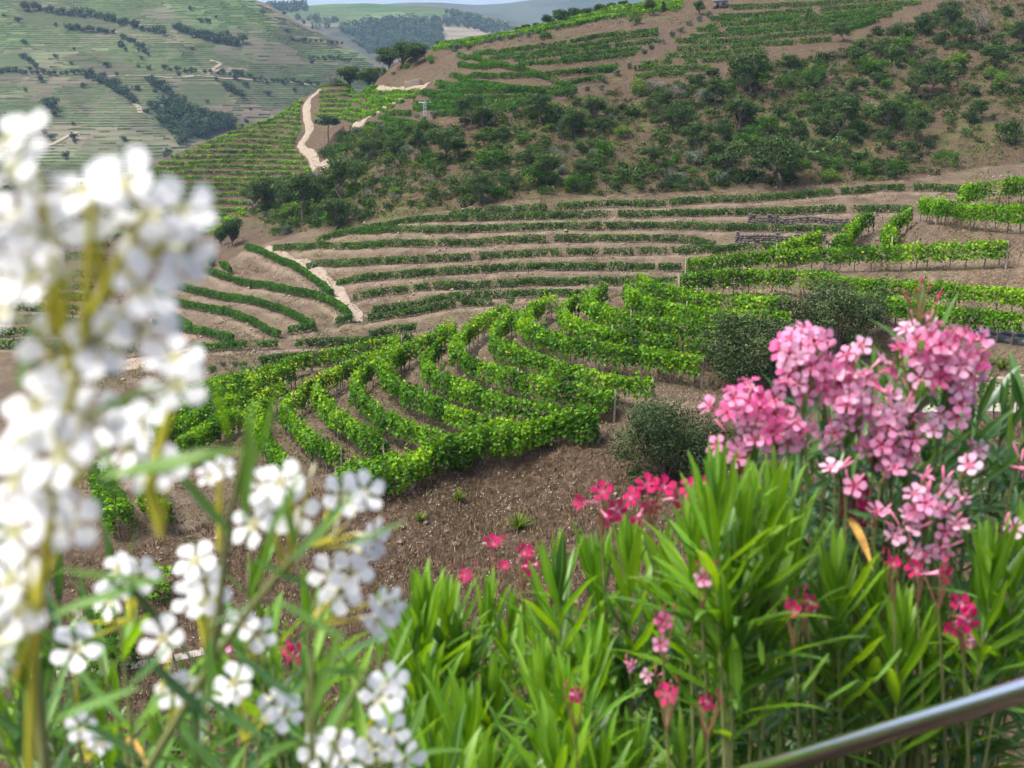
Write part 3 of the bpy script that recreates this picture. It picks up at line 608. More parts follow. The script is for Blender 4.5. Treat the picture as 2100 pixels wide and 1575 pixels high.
def oak(seed,per=120,leaf=.048,spread=1.05,trunk_frac=.32,nl=7,clump=.155,top=.97):
    """unit-height oak: trunk, forking limbs, clumped open crown"""
    rng=np.random.default_rng(seed); Vs=[];Fs=[];o=0; tips=[]
    def limb(p0,p1,r0,r1,n=5,bend=.05):
        nonlocal o
        t=np.linspace(0,1,n)[:,None]; P=p0*(1-t)+p1*t; P+=np.sin(t*np.pi)*rng.normal(0,bend,(1,3))
        V,F=tube(P,np.linspace(r0,r1,n),6); Vs.append(V); Fs.append(F+o); o+=len(V); return P[-1]
    lean=rng.normal(0,.05,2); fk=np.array([lean[0],lean[1],trunk_frac])
    limb(np.array([0,0,-.04]),fk,.034,.024)
    a0=rng.uniform(0,6.28); cl=[]
    for k in range(nl):
        a=a0+k*2*np.pi/nl+rng.normal(0,.3); out=spread*rng.uniform(.20,.36); h=rng.uniform(.50,.80)*top
        e=limb(fk+rng.normal(0,.01,3),np.array([fk[0]+math.cos(a)*out*.75,fk[1]+math.sin(a)*out*.75,h]),.017,.007)
        for j in range(3):
            q=e+np.array([math.cos(a)*rng.uniform(0,.16)*spread,math.sin(a)*rng.uniform(0,.16)*spread,rng.uniform(-.06,.14)])+rng.normal(0,.05,3)
            limb(e,q,.007,.003,3,.01); r=clump*rng.uniform(.75,1.25); cl.append((*q,r*1.2,r*1.2,r*.78))
    for j in range(4):
        q=np.array([fk[0]+rng.normal(0,.10)*spread,fk[1]+rng.normal(0,.10)*spread,rng.uniform(.82,.92)*top]); limb(fk,q,.014,.004,4); r=clump*rng.uniform(.8,1.2); cl.append((*q,r*1.2,r*1.2,r*.75))
    V,F,T=clump_crown(rng,cl,per,leaf)
    return np_mesh('oak_trunk',np.concatenate(Vs),np.concatenate(Fs),smooth=True,mats=[M_BARK]),np_mesh('oak_crown',V,F,{'tint':T})
def shrub(seed,n=13,per=70,leaf=.085,wide=.6,stems=5):
    rng=np.random.default_rng(seed); cl=[]; Vs=[];Fs=[];o=0
    for k in range(n):
        a=rng.uniform(0,6.28); r=wide*math.sqrt(rng.random())*.75; z=rng.uniform(.22,.80)*(1-.35*(r/wide)**2); q=rng.uniform(.16,.28)
        cl.append((math.cos(a)*r,math.sin(a)*r,z,q*1.1,q*1.1,q*.9))
    for k in range(stems):
        c=cl[k]; V,F=tube(np.array([[0,0,-.06],[c[0]*.4,c[1]*.4,c[2]*.4],[c[0],c[1],c[2]]]),[.025,.018,.008],5); Vs.append(V);Fs.append(F+o);o+=len(V)
    V,F,T=clump_crown(rng,cl,per,leaf)
    return np_mesh('shrub_stem',np.concatenate(Vs),np.concatenate(Fs),mats=[M_BARK]),np_mesh('shrub_foliage',V,F,{'tint':T})
def pine(seed):
    rng=np.random.default_rng(seed); V0,F0=tube(np.array([[0,0,-.04],[.01,0,.35],[-.01,.01,.65],[0,0,.9]]),[.022,.018,.012,.005],6); cl=[]
    for k in range(22):
        a=rng.uniform(0,6.28); r=.30*math.sqrt(rng.random()); z=.80-r*.35+rng.normal(0,.05); cl.append((math.cos(a)*r,math.sin(a)*r,z,.10,.10,.06))
    V,F,T=clump_crown(rng,cl,80,.045); return np_mesh('pine_trunk',V0,F0,smooth=True,mats=[M_BARK]),np_mesh('pine_crown',V,F,{'tint':T})
def conifer(seed):
    rng=np.random.default_rng(seed); V0,F0=tube(np.array([[0,0,-.04],[0,0,.5],[0,0,.95]]),[.03,.02,.005],6); cl=[]
    for k in range(46):
        z=rng.uniform(.12,.97); r=.30*(1-z)**.6*rng.uniform(.4,1.0); a=rng.uniform(0,6.28); cl.append((math.cos(a)*r,math.sin(a)*r,z,.09,.09,.06))
    V,F,T=clump_crown(rng,cl,55,.05); return np_mesh('conifer_trunk',V0,F0,smooth=True,mats=[M_BARK]),np_mesh('conifer_crown',V,F,{'tint':T})
def variants(fn,mat,seeds,**kw):
    out=[]
    for s in seeds:
        a,b=fn(s,**kw); b.materials.append(mat); out.append((a,b))
    return out
LIB={'dense':variants(oak,M_OAK,[51,52,53],spread=.75,trunk_frac=.14,nl=9,clump=.17,top=.93,per=190,leaf=.05),'oak':variants(oak,M_OAK,[1,2,3,4]),'wideoak':variants(oak,M_OAK,[5,6],spread=1.4,trunk_frac=.30,nl=8,per=160),'tall':variants(oak,M_OAK,[7,8],spread=.8,trunk_frac=.42,clump=.14),
 'shrub':variants(shrub,M_SHR,[11,12,13,14]),'dark':variants(shrub,M_OAK,[15,16,17],wide=.55),'olive':variants(shrub,M_OLI,[18,19,20],wide=.5,leaf=.07,per=90),
 'bright':variants(shrub,M_BRI,[21,22,23]),'grey':variants(shrub,M_GRE,[24,25],leaf=.05,per=60,n=16),'pine':variants(pine,M_PINE,[31]),'conifer':variants(conifer,M_PINE,[32]),
 'mound':variants(shrub,M_SHR,[41,42],wide=1.25,n=24,per=60,leaf=.09)}
def plant(kind,px,py,hpx,label,cat,group=None,name=None,var=0,wid=1.0,y0=100,y1=372,fn=None,rot=None,rng=random.Random(5)):
    p=cast(px,py,0,y0,y1)[0]; z=float(ground(p[0],p[1])) if fn is None else p[2]
    h=hpx*p[1]/FPX
    tm,cm=LIB[kind][var%len(LIB[kind])]
    nm=name or {'oak':'oak_tree','dense':'oak_tree','wideoak':'oak_tree','tall':'oak_tree','shrub':'shrub','dark':'shrub','olive':'olive_tree','bright':'shrub','grey':'dry_shrub','pine':'pine_tree','conifer':'conifer_tree','mound':'shrub'}[kind]
    o=thing(nm,label,cat,(p[0],p[1],z-.03),group); a=rng.uniform(0,6.28) if rot is None else rot
    for part,me in (('trunk' if 'tree' in nm else 'stem',tm),('crown' if 'tree' in nm else 'foliage',cm)):
        c=link(part,me,o); c.scale=(h*wid,h*wid,h); c.rotation_euler=(0,0,a)
    return o
TREES=[ # kind, base px, base py, height px, width factor, label
 ('pine',674,300,66,1.15,'umbrella pine with a thin trunk right of the pale spur road'),
 ('oak',702,412,84,1.0,'forked cork oak just below the end of the pale spur road'),
 ('tall',624,458,104,.9,'tall slender cork oak left of the forked one, over the terraces'),
 ('dense',548,436,74,.85,'dense dark oak at the left end of the wooded gully'),
 ('dense',590,432,70,1.0,'rounded oak between the dense dark oak and the slender one'),
 ('oak',662,430,70,.8,'pale narrow oak between the slender oak and the forked oak'),
 ('wideoak',765,326,44,1.1,'spreading oak above the brown bank, right of the umbrella pine'),
 ('tall',852,328,66,.8,'slender oak directly below the steel lattice mast'),
 ('oak',808,326,48,.9,'oak left of the slender one under the lattice mast'),
 ('wideoak',963,256,60,1.05,'lone round-crowned oak at the edge of the upper vineyard rows'),
 ('oak',984,420,62,1.0,'leaning oak at the bottom of the scrub above the terraces'),
 ('oak',902,303,34,1.1,'small oak right of the lattice mast'),('tall',940,326,42,1.0,'thin leaning oak below the lone round-crowned one'),
 ('wideoak',1602,387,112,.95,'largest cork oak, standing low in the scrub with a bare trunk'),
 ('oak',1507,367,80,1.1,'open-branched cork oak just left of the largest one'),
 ('oak',1435,322,72,.95,'upright cork oak up-slope left of the largest one'),('oak',1480,292,52,.8,'narrow oak beside the upright cork oak'),
 ('wideoak',1395,268,64,.95,'spreading grey-green oak in the middle of the scrub'),('oak',1512,267,68,.9,'tall oak in mid-scrub above the open-branched cork oak'),
 ('oak',1720,283,82,1.0,'large grey-green oak right of centre in the scrub'),('wideoak',1540,203,92,.8,'big dark oak at the top edge of the scrub below the vines'),
 ('tall',1467,222,54,1.1,'bare-trunked oak left of the big dark upper one'),('oak',1885,288,66,.9,'oak in the right scrub above the long green mound'),
 ('dark',2070,298,66,.75,'dense dark evergreen bush near the right edge of the scrub'),('dark',1985,258,46,.6,'narrow dark evergreen left of the dense right-edge bush'),
 ('oak',2040,153,56,1.0,'grey-green oak high on the right slope'),('grey',2010,68,52,.8,'leafless grey oak at the top of the right slope'),
 ('tall',1763,146,58,1.0,'oak with a black burnt trunk in the upper right scrub'),('oak',1726,93,40,1.0,'small oak at the right end of the upper vine rows'),
 ('mound',1669,170,46,.55,'bright dense evergreen below the right end of the upper rows'),('mound',1940,348,34,.85,'long low green mound above the right end of the terraces'),
 ('mound',1840,358,32,.7,'rounded green mound left of the long low one'),('mound',1775,364,30,.8,'leftmost of the three green mounds above the terraces'),
 ('bright',2052,183,38,.9,'bright green shrub on the bare ground at far right'),('dark',2002,193,24,1.0,'small dark round bush on the bare right slope'),
 ('oak',2092,90,48,.9,'oak cut by the right edge high on the slope'),('dark',1895,70,44,.9,'dark evergreen on the upper right slope'),('oak',1945,60,56,.9,'twin-crowned oak near the top right corner'),
 ('shrub',1850,112,46,.9,'tall green shrub left of the top right oaks'),
 ('dense',719,164,46,1.2,'dark rounded tree at the left end of the ridge wood'),('dense',758,146,44,1.2,'second tree from the left in the ridge wood'),
 ('dense',795,142,48,1.2,'third tree from the left in the ridge wood'),('dense',823,143,54,1.1,'tallest tree in the middle of the ridge wood'),('dense',856,135,44,1.3,'broad grey-green tree at the right of the ridge wood'),
 ('bright',882,133,22,1.0,'light green bush at the right end of the ridge wood'),('bright',834,143,15,1.0,'light green bush before the middle of the ridge wood'),('shrub',783,158,22,.9,'green bush before the ridge wood above the bank'),
 ('grey',680,174,34,1.0,'leafless grey bush on the skyline left of the ridge wood'),('shrub',691,172,16,1.2,'bright green bush at the foot of the grey leafless one'),
 ('bright',807,157,9,1.2,'tiny yellow-green bush below the ridge wood'),
 ('olive',934,108,22,1.0,'largest olive at the left end of the ridge olive line'),('shrub',960,107,15,1.0,'green bush right of the largest ridge olive'),
 ('shrub',1114,82,28,1.1,'green bush interrupting the ridge olive line'),('bright',1301,57,34,.8,'light green tree right of the ridge olive line'),('tall',1333,33,34,.8,'palm-like dark tree on the ridge near the cypress'),
 ('conifer',1360,26,22,.9,'small dark cypress on the ridge beside the pergola vines'),('grey',1270,48,14,1.2,'grey leafless bush on the ridge bank'),('bright',1160,154,16,1.3,'bright bush inside the upper vineyard'),
 ('olive',856,245,15,1.0,'small olive left of the lattice mast foot'),('olive',892,247,21,1.0,'small olive right of the lattice mast foot'),
 ('dense',1435,30,28,.9,'dark tree beside the grey shed'),('olive',1452,34,18,1.0,'silvery olive before the grey shed'),
 ('conifer',190,368,44,.9,'dark conifer standing beside the white hut'),('dark',308,352,16,1.0,'round dark tree at the left foot of the far spur'),('dark',285,348,14,1.2,'low dark bush left of the round tree at the spur foot'),
 ('bright',85,402,17,1.5,'bright green tree below the white hut'),('dark',20,398,18,1.2,'dark tree at the left edge below the white hut'),
 ('dense',455,505,44,.7,'left of the two dark oaks where the gully meets the terraces'),('dense',475,510,60,.7,'right of the two dark oaks where the gully meets the terraces'),
]
for i,(k,x,y,h,w,l) in enumerate(TREES):
    plant(k,x,y,h,l,'bush' if k in('shrub','dark','bright','grey','mound') else 'tree',var=i,wid=w)
# the line of olives along the ridge strip, the wood on the skyline, the olives on the shed bank
for i,(x,y) in enumerate([(989,92),(1008,88),(1026,84),(1048,81),(1065,78),(1084,74),(1142,62),(1165,55),(1187,52),(1205,46),(1220,44),(1256,38)]):
    plant('olive',x,y,15 if i<11 else 20,'{} small olive, counted from the left, in the line along the ridge strip'.format(ORD[i]),'olive tree','olives along the ridge strip',var=i)
for i,(x,y,h) in enumerate([(902,92,14),(919,86,11),(957,81,11),(993,71,10),(1012,66,9),(1064,58,16),(1081,53,18),(1100,50,16),(1124,46,24),(1150,40,32),(1178,32,28),(1202,27,20),(1228,21,24),(1255,16,20),(1276,12,18)]):
    plant('dense' if h>12 else 'dark',x,y,h,'{} dark tree, counted from the left, on the ridge skyline'.format(ORD[i]),'tree','dark trees on the ridge skyline',name='oak_tree',var=i,wid=1.25,y1=345)
for i,(x,y) in enumerate([(1336,104),(1358,90),(1379,77),(1396,65),(1414,53),(1433,47),(1320,112),(1240,168),(1233,182),(1205,186),(1265,155),(1290,140)]):
    plant('olive',x,y,15,'{} olive of the line running down from the shed'.format(ORD[i]),'olive tree','olives between the two upper vineyards',var=i)
for i,(x,y,h,k) in enumerate([(406,752,22,'dark'),(402,772,26,'shrub'),(436,768,18,'shrub'),(457,752,17,'olive'),(450,786,24,'shrub'),(484,754,19,'olive'),(510,774,28,'olive'),(528,772,24,'olive'),(230,770,32,'dark'),(500,760,20,'bright')]):
    plant(k,x,y,h,'{} bush, counted from the left, on the stony bank below the left terraces'.format(ORD[[1,0,2,4,3,5,7,8,9,6][i]]),'bush','bushes on the stony bank',var=i,y0=108,y1=160)
# scrub: three hundred single shrubs; the low heath between them is one mass
rs=np.random.default_rng(77); SH=[]
cx_=rs.uniform(-120,140,9000); cy_=rs.uniform(168,340,9000); cz_=ground(cx_,cy_); qx,qy=project(cx_,cy_,cz_)
ok=inpoly(qx,qy,SCRUB)
dn_=np.clip(1.15-.0005*np.maximum(qx-900,0)-(qy<170)*.15,0.3,1)*np.clip((fbm(cx_/11,cy_/11,61,3)-.15)*2.2,0,1)*np.where((qx>1820)&(qy<330),.75,1)*np.where((qx>1950)&(qy>280),.25,1)
ok&=rs.random(9000)<dn_
pts_s=np.c_[cx_,cy_,cz_,qx,qy][ok]
taken=[]; TREF=[(963,240,'the lone round-crowned oak'),(984,395,'the leaning oak above the terraces'),(1602,340,'the largest cork oak'),(1507,330,'the open-branched cork oak'),(1435,290,'the upright cork oak'),(1395,240,'the spreading grey-green oak'),(1720,245,'the large oak right of centre'),(1540,160,'the big dark upper oak'),(1885,255,'the oak above the long mound'),(2070,265,'the dense right-edge bush'),(2040,125,'the high right-slope oak'),(1763,117,'the burnt-trunk oak'),(1669,148,'the bright dense evergreen'),(1940,330,'the long low mound'),(702,370,'the forked cork oak'),(765,300,'the spreading oak above the bank'),(852,295,'the slender oak below the mast'),(1110,320,'the middle of the left scrub'),(1200,270,'the scrub under the diagonal row'),(1250,350,'the scrub edge above the top terrace'),(1300,210,'the scrub below the olive line'),(1945,35,'the twin-crowned oak'),(850,400,'the scrub above the first terrace row')]; SL={}
grp_short={'shrub':'mid green shrub','dark':'dark evergreen bush','olive':'silvery bush','bright':'bright green shrub','grey':'leafless grey bush','oak':'small cork oak'}
grp_lab={'shrub':'mid green rounded shrub in the dense hillside scrub','dark':'dark green bushy evergreen in the dense hillside scrub','olive':'silvery grey-green bush in the dense hillside scrub','bright':'bright green leafy shrub in the dense hillside scrub','grey':'leafless grey bush in the dense hillside scrub','oak':'small cork oak with a visible trunk in the hillside scrub'}
kk=['shrub']*9+['dark']*8+['olive']*4+['bright']*5+['grey']*2+['oak']*7
for p in pts_s:
    if len(taken)>=300: break
    if any((p[0]-t[0])**2+(p[1]-t[1])**2<2.1 for t in taken): continue
    taken.append(p); k=kk[int(rs.integers(len(kk)))]; h=float(np.clip(rs.lognormal(.62,.36),1.0,3.6))*(1.6 if k=='oak' else 1.0)
    o=thing('oak_tree' if k=='oak' else ('dry_shrub' if k=='grey' else 'shrub'),grp_lab[k],'tree' if k=='oak' else 'shrub',(p[0],p[1],p[2]-.05),{'oak':'small oaks scattered in the scrub'}.get(k,k+' bushes of the hillside scrub'))
    tr=min(TREF,key=lambda t:(t[0]-p[3])**2+((t[1]-p[4])*1.3)**2); dx_,dy_=p[3]-tr[0],p[4]-tr[1]; di_=('right of' if dx_>0 else 'left of') if abs(dx_)>abs(dy_)*1.2 else ('below' if dy_>0 else 'above')
    SL.setdefault((k,tr[2],di_),[]).append((math.hypot(dx_,dy_),o))
    tm,cm=LIB[k][int(rs.integers(len(LIB[k])))]; a=rs.uniform(0,6.28); w=rs.uniform(.9,1.35) if k!='oak' else 1.0
    for nm,me in (('trunk' if k=='oak' else 'stem',tm),('crown' if k=='oak' else 'foliage',cm)):
        c=link(nm,me,o); c.scale=(h*w,h*w,h); c.rotation_euler=(0,0,a)
for (k,tn,di_),lst in SL.items():
    for j,(q_,o) in enumerate(sorted(lst,key=lambda e:e[0])): o['label']=(('' if len(lst)==1 else ('nearest ' if j==0 else ORD[j]+' nearest '))+grp_short[k]+' '+di_+' '+tn)
# the many smaller bushes between them
R2=np.random.default_rng(78); rest=pts_s[len(taken)+40:]
def small_bush(seed):
    g=np.random.default_rng(seed); cl=[]
    for k in range(7):
        a=g.uniform(0,6.28); r=.5*math.sqrt(g.random()); cl.append((math.cos(a)*r,math.sin(a)*r,g.uniform(.25,.75),.30,.30,.26))
    return clump_crown(g,cl,19,.17)
SBS=[small_bush(s) for s in range(8)]
sx=R2.uniform(-120,140,22000); sy=R2.uniform(168,340,22000); sz=ground(sx,sy); qx,qy=project(sx,sy,sz); ok=inpoly(qx,qy,SCRUB)
ok&=R2.random(22000)<np.clip((fbm(sx/9,sy/9,63,3)-.12)*2,0,1)*np.where(qx>1850,.7,1)*np.where((qx>1950)&(qy>290),.2,1)
Vs=[];Fs=[];Ts=[];o_=0
for p in np.c_[sx,sy,sz][ok][:1900]:
    V,F,T=SBS[int(R2.integers(8))]; h=float(np.clip(R2.lognormal(.12,.38),.5,2.2)); a=R2.uniform(0,6.28); c_,s_=math.cos(a)*h*1.1,math.sin(a)*h*1.1
    Vs.append(np.c_[V[:,0]*c_-V[:,1]*s_+p[0],V[:,0]*s_+V[:,1]*c_+p[1],V[:,2]*h+p[2]-.05]);Fs.append(F+o_);o_+=len(V);Ts.append(np.clip(T*.8+R2.normal(0,.18)+.05,0,1))
M_MIX=leaf_mat('mixed_scrub_leaf',[(0,(.014,.030,.010)),(.4,(.034,.066,.016)),(.7,(.060,.115,.020)),(.9,(.10,.15,.045)),(1,(.15,.17,.09))],trans=.2,rough=.85,spec=.05)
tag(link('mixed_scrub',np_mesh('mixed_scrub',np.concatenate(Vs),np.concatenate(Fs),{'tint':np.concatenate(Ts)},mats=[M_MIX])),'mass of small bushes covering the hillside between the larger shrubs','scrub',kind='stuff')
# heath
hx=rs.uniform(-120,140,52000); hy=rs.uniform(168,340,52000); hz_=ground(hx,hy); qx,qy=project(hx,hy,hz_)
ok=inpoly(qx,qy,SCRUB)&(rs.random(52000)<np.clip((fbm(hx/7,hy/7,71,3)-.15)*2,0,1)*np.where((qx>1850),.6,1)); hx,hy,hz_=hx[ok][:15000],hy[ok][:15000],hz_[ok][:15000]
n=len(hx); per=10; C=np.repeat(np.c_[hx,hy,hz_],per,0); r=np.repeat(rs.uniform(.25,.75,n),per); dd=rs.normal(size=(n*per,3)); dd/=np.linalg.norm(dd,axis=1,keepdims=True); dd[:,2]=np.abs(dd[:,2])
C=C+dd*r[:,None]*np.array([1,1,.75]); Nn=dd+rs.normal(size=dd.shape)*.4; Nn/=np.linalg.norm(Nn,axis=1,keepdims=True)
ti=np.clip(np.repeat(rs.beta(2,2,n),per)*.8+rs.normal(0,.12,n*per),0,1)
V,F,T=leaf_cloud(C,Nn,.28,rs,tint=ti)
M_HEATH=leaf_mat('heath_leaf',[(0,(.06,.050,.028)),(.2,(.080,.082,.030)),(.45,(.048,.090,.016)),(.8,(.078,.145,.020)),(1,(.14,.18,.05))],trans=.15,rough=.9,spec=.03)
tag(link('heath_scrub',np_mesh('heath_scrub',V,F,{'tint':T},mats=[M_HEATH])),'low heath covering the hillside between the shrubs','heath',kind='stuff')
# dry grass of the scrub slope and of the brown slope in front
def grass(name,label,poly,xr,yr,n,h,mat,yl,seed,pal=(.2,.9)):
    g=np.random.default_rng(seed); x=g.uniform(*xr,n); y=g.uniform(*yr,n); z=ground(x,y); a,b=project(x,y,z); ok=inpoly(a,b,poly)&(y<yl)&(g.random(n)<np.clip((fbm(x/2.2,y/2.2,seed,3)-.25)*2.6,.05,1)); x,y,z=x[ok],y[ok],z[ok]; n=len(x)
    B=7; bx=np.repeat(np.c_[x,y,z],B,0)+np.c_[g.normal(0,h*.35,(n*B,2)),np.zeros(n*B)]; an=g.uniform(0,6.28,n*B); w=h*.10*g.uniform(.6,1.4,n*B); ln=g.normal(0,.35,(n*B,2))*h; hh=h*g.uniform(.4,1.3,n*B)
    dx=np.c_[np.cos(an),np.sin(an),np.zeros(n*B)]*w[:,None]; V=np.stack([bx-dx-[0,0,.03],bx+dx-[0,0,.03],bx+np.c_[ln,hh]],1)
    tag(link(name,np_mesh(name,V.reshape(-1,3),np.arange(3*n*B).reshape(-1,3),{'tint':np.repeat(g.uniform(*pal,n*B),3)},mats=[mat])),label,'grass',kind='stuff')
M_STRAW=leaf_mat('straw',[(0,(.045,.031,.020)),(.4,(.105,.074,.044)),(.75,(.22,.165,.095)),(1,(.38,.30,.17))],trans=.2,rough=.8,spec=.1)
grass('dry_grass','dry brown grass on the slope below the border hedge',DRY,(-26,30),(36,62),24000,.26,M_STRAW,61,5,(.05,.95))
grass('straw_grass','pale straw grass among the scrub on the right slope',[(1100,420),(2140,350),(2140,0),(1700,100),(1450,180),(1300,260)],(0,140),(170,330),3000,.40,M_STRAW,335,6,(.2,.85))
M_WEED=leaf_mat('terrace_weed',[(0,(.045,.055,.016)),(.4,(.10,.095,.038)),(.75,(.20,.155,.085)),(1,(.33,.26,.15))],trans=.2,rough=.8,spec=.1)
def weeds(name,label,xr,yr,n,size,per,seed,test):
    g=np.random.default_rng(seed); x=g.uniform(*xr,n); y=g.uniform(*yr,n); z=ground(x,y); a,b=project(x,y,z); ok=test(a,b,x,y)&(g.random(n)<np.clip((fbm(x/3.5,y/3.5,seed,3)-.36)*3.4,.03,1)); x,y,z=x[ok],y[ok],z[ok]; n=len(x)
    C=np.repeat(np.c_[x,y,z],per,0)+np.c_[g.normal(0,size*1.1,(n*per,2)),g.random(n*per)*size*.9]; Nn=g.normal(size=(n*per,3)); Nn[:,2]*=.4; Nn/=np.linalg.norm(Nn,axis=1,keepdims=True)
    V,F,T=leaf_cloud(C,Nn,size,g,asp=.35,tint=np.clip(np.repeat(g.beta(2,2,n),per)+g.normal(0,.15,n*per),0,1))
    tag(link(name,np_mesh(name,V,F,{'tint':T},mats=[M_WEED])),label,'weeds',kind='stuff')
weeds('terrace_weed','dry weeds on the banks of the middle and left terraces',(-90,70),(118,182),34000,.24,6,14,lambda a,b,x,y:(a>150)&(a<2050)&~inpoly(a,b,SCRUB))
weeds('bank_weed','dry grass and weeds on the banks of the near spur',(-32,40),(56,100),22000,.15,6,15,lambda a,b,x,y:(a>150)&(a<2140)&(b<1100))
weeds('upper_weed','dry weeds between the rows of the upper vineyards',(-110,120),(200,360),17000,.36,4,16,lambda a,b,x,y:~inpoly(a,b,SCRUB))
# small white blossoms scattered over the brown slope
g=np.random.default_rng(8); x=g.uniform(-16,14,1100); y=g.uniform(42,61,1100); z=ground(x,y); a,b=project(x,y,z); ok=inpoly(a,b,DRY)&(fbm(x/3,y/3,5,2)>.45); x,y,z=x[ok],y[ok],z[ok]; n=len(x)
V,F,T=leaf_cloud(np.c_[x,y,z+.12],np.tile([0,-.5,.85],(n,1)),.045,g)
M_WHITE=noise_mat('white_blossom',(.6,.58,.5),(.8,.78,.72),20,.8,0)
tag(link('white_blossom',np_mesh('white_blossom',V,F,mats=[M_WHITE])),'tiny white blossoms scattered over the brown slope','blossom',kind='stuff')
g=np.random.default_rng(18); x=g.uniform(-24,24,5200); y=g.uniform(40,62,5200); z=ground(x,y); a,b=project(x,y,z); ok=inpoly(a,b,DRY)&(fbm(x/4,y/4,25,2)>.42); x,y,z=x[ok],y[ok],z[ok]; Vs=[];Fs=[];k0=0
for i in range(len(x)):
    r=float(np.clip(g.lognormal(-2.9,.55),.03,.22)); V=np.array([[1,0,0],[-1,0,0],[0,1,0],[0,-1,0],[0,0,.7],[0,0,-.7]])*r*g.uniform(.6,1.3,(6,1))+np.array([x[i],y[i],z[i]+r*.2]); Vs.append(V);Fs.append(np.array([[0,2,4],[2,1,4],[1,3,4],[3,0,4],[2,0,5],[1,2,5],[3,1,5],[0,3,5]])+k0);k0+=6
tag(link('loose_stone',np_mesh('loose_stone',np.concatenate(Vs),np.concatenate(Fs),mats=[noise_mat('slope_stone',(.09,.07,.055),(.26,.21,.17),5,.9,.3)])),'loose stones littering the brown slope','stones',kind='stuff')
g=np.random.default_rng(19); x=g.uniform(-85,70,9000); y=g.uniform(120,184,9000); z=ground(x,y); a,b=project(x,y,z); ok=(a>150)&(a<2060)&~inpoly(a,b,SCRUB)&(fbm(x/5,y/5,27,3)>.5); x,y,z=x[ok],y[ok],z[ok]; n=len(x); r=np.clip(g.lognormal(-2.2,.5,n),.05,.4)
O=np.array([[1,0,0],[-1,0,0],[0,1,0],[0,-1,0],[0,0,.7],[0,0,-.7]]); V=(O[None]*(r[:,None,None]*g.uniform(.6,1.3,(n,6,1)))+np.c_[x,y,z+r*.2][:,None]).reshape(-1,3); F=(np.array([[0,2,4],[2,1,4],[1,3,4],[3,0,4],[2,0,5],[1,2,5],[3,1,5],[0,3,5]])[None]+6*np.arange(n)[:,None,None]).reshape(-1,3)
tag(link('terrace_stone',np_mesh('terrace_stone',V,F,mats=[noise_mat('terrace_schist',(.12,.095,.072),(.34,.28,.21),4,.9,.3)])),'schist stones scattered on the banks of the middle terraces','stones',kind='stuff')
# green tufts on the brown slope
def tuft(px,py,h,label,n=110,mat=M_BRI,y0=38,y1=70,sp=.5):
    p=cast(px,py,0,y0,y1)[0]; z=float(ground(p[0],p[1])); g=np.random.default_rng(int(px*7+py)); H=h*p[1]/FPX
    an=g.uniform(0,6.28,n); el=g.uniform(.1,1.0,n)*sp*2; t=np.linspace(0,1,4); Vs=[];Fs=[];o=0
    for i in range(n):
        L=H*g.uniform(.6,1.1); dx=math.cos(an[i])*math.sin(el[i]); dy=math.sin(an[i])*math.sin(el[i]); c=np.c_[dx*L*t*(1+.3*t),dy*L*t*(1+.3*t),L*math.cos(el[i])*t*(1-.15*t)]; w=.02*(1-t*.9)*H*2; sd=np.array([-math.sin(an[i]),math.cos(an[i]),0])
        V=np.concatenate([c-sd*w[:,None],c+sd*w[:,None]]); F=np.array([[k,k+1,k+5,k+4] for k in range(3)]); Vs.append(V);Fs.append(F+o);o+=8
    tag(link('grass_tuft',np_mesh('grass_tuft',np.concatenate(Vs),np.concatenate(Fs),{'tint':np.repeat(g.random(n),8)},mats=[mat]),loc=(p[0],p[1],z)),label,'plant')
tuft(1062,1085,46,'green spiky tuft in the middle of the brown slope')
tuft(2055,762,32,'spiky green plant on the tan ledge above the stone wall',90)
tuft(940,1030,34,'green tuft directly under the border hedge',70); tuft(860,1070,30,'small green tuft low on the brown slope, left',60); tuft(2030,752,24,'short green plant left of the spiky one on the ledge',60)
# three big round evergreens by the near vineyard
def big_bush(px,py,wpx,hpx,label,seed,y0,y1,dens=1.0,mat=M_BUSH,clumps=46,leaf=.13,name='evergreen_bush'):
    p=cast(px,py,0,y0,y1)[0]; z=float(ground(p[0],p[1])); g=np.random.default_rng(seed); W=wpx*p[1]/FPX*.62; H=hpx*p[1]/FPX*1.08
    o=thing(name,label,'bush',(p[0],p[1],z)); cl=[]; Vs=[];Fs=[];k0=0
    for k in range(clumps):
        d=g.normal(size=3); d/=np.linalg.norm(d); rr=g.uniform(.35,.86); c=np.array([d[0]*W*rr,d[1]*W*rr*.85,H*.52+d[2]*H*.42*rr]); c[2]=max(c[2],.35); r=g.uniform(.18,.30)*min(W,H*.6)
        cl.append((*c,r*1.25,r*1.25,r)); 
        if k<12:
            V,F=tube(np.array([[0,0,-.2],[c[0]*.35,c[1]*.35,c[2]*.5],c]),[.10,.06,.015],6); Vs.append(V);Fs.append(F+k0);k0+=len(V)
    V,F,T=clump_crown(g,cl,int(330*dens),leaf,.3)
    link('stem',np_mesh('bush_stem',np.concatenate(Vs),np.concatenate(Fs),smooth=True,mats=[M_BARK]),o)
    f=link('foliage',np_mesh('bush_foliage',V,F,{'tint':T},mats=[mat]),o)
big_bush(1362,985,215,190,'grey-green rounded bush at the near end of the vine rows',3,44,64,1.0,leaf=.115)
big_bush(1540,805,235,170,'large dark evergreen bush behind the pink flowers',4,52,68,1.1)
big_bush(1715,725,245,150,'broad dark evergreen bush further back, above the pink flowers',9,54,72,1.1)
big_bush(1310,1010,90,60,'low grey shrub at the foot of the grey-green rounded bush',6,44,60,.5,clumps=18,leaf=.1)
big_bush(1480,960,120,90,'small dark bush half hidden by the left pink cluster',12,44,60,.6,clumps=22,leaf=.11)
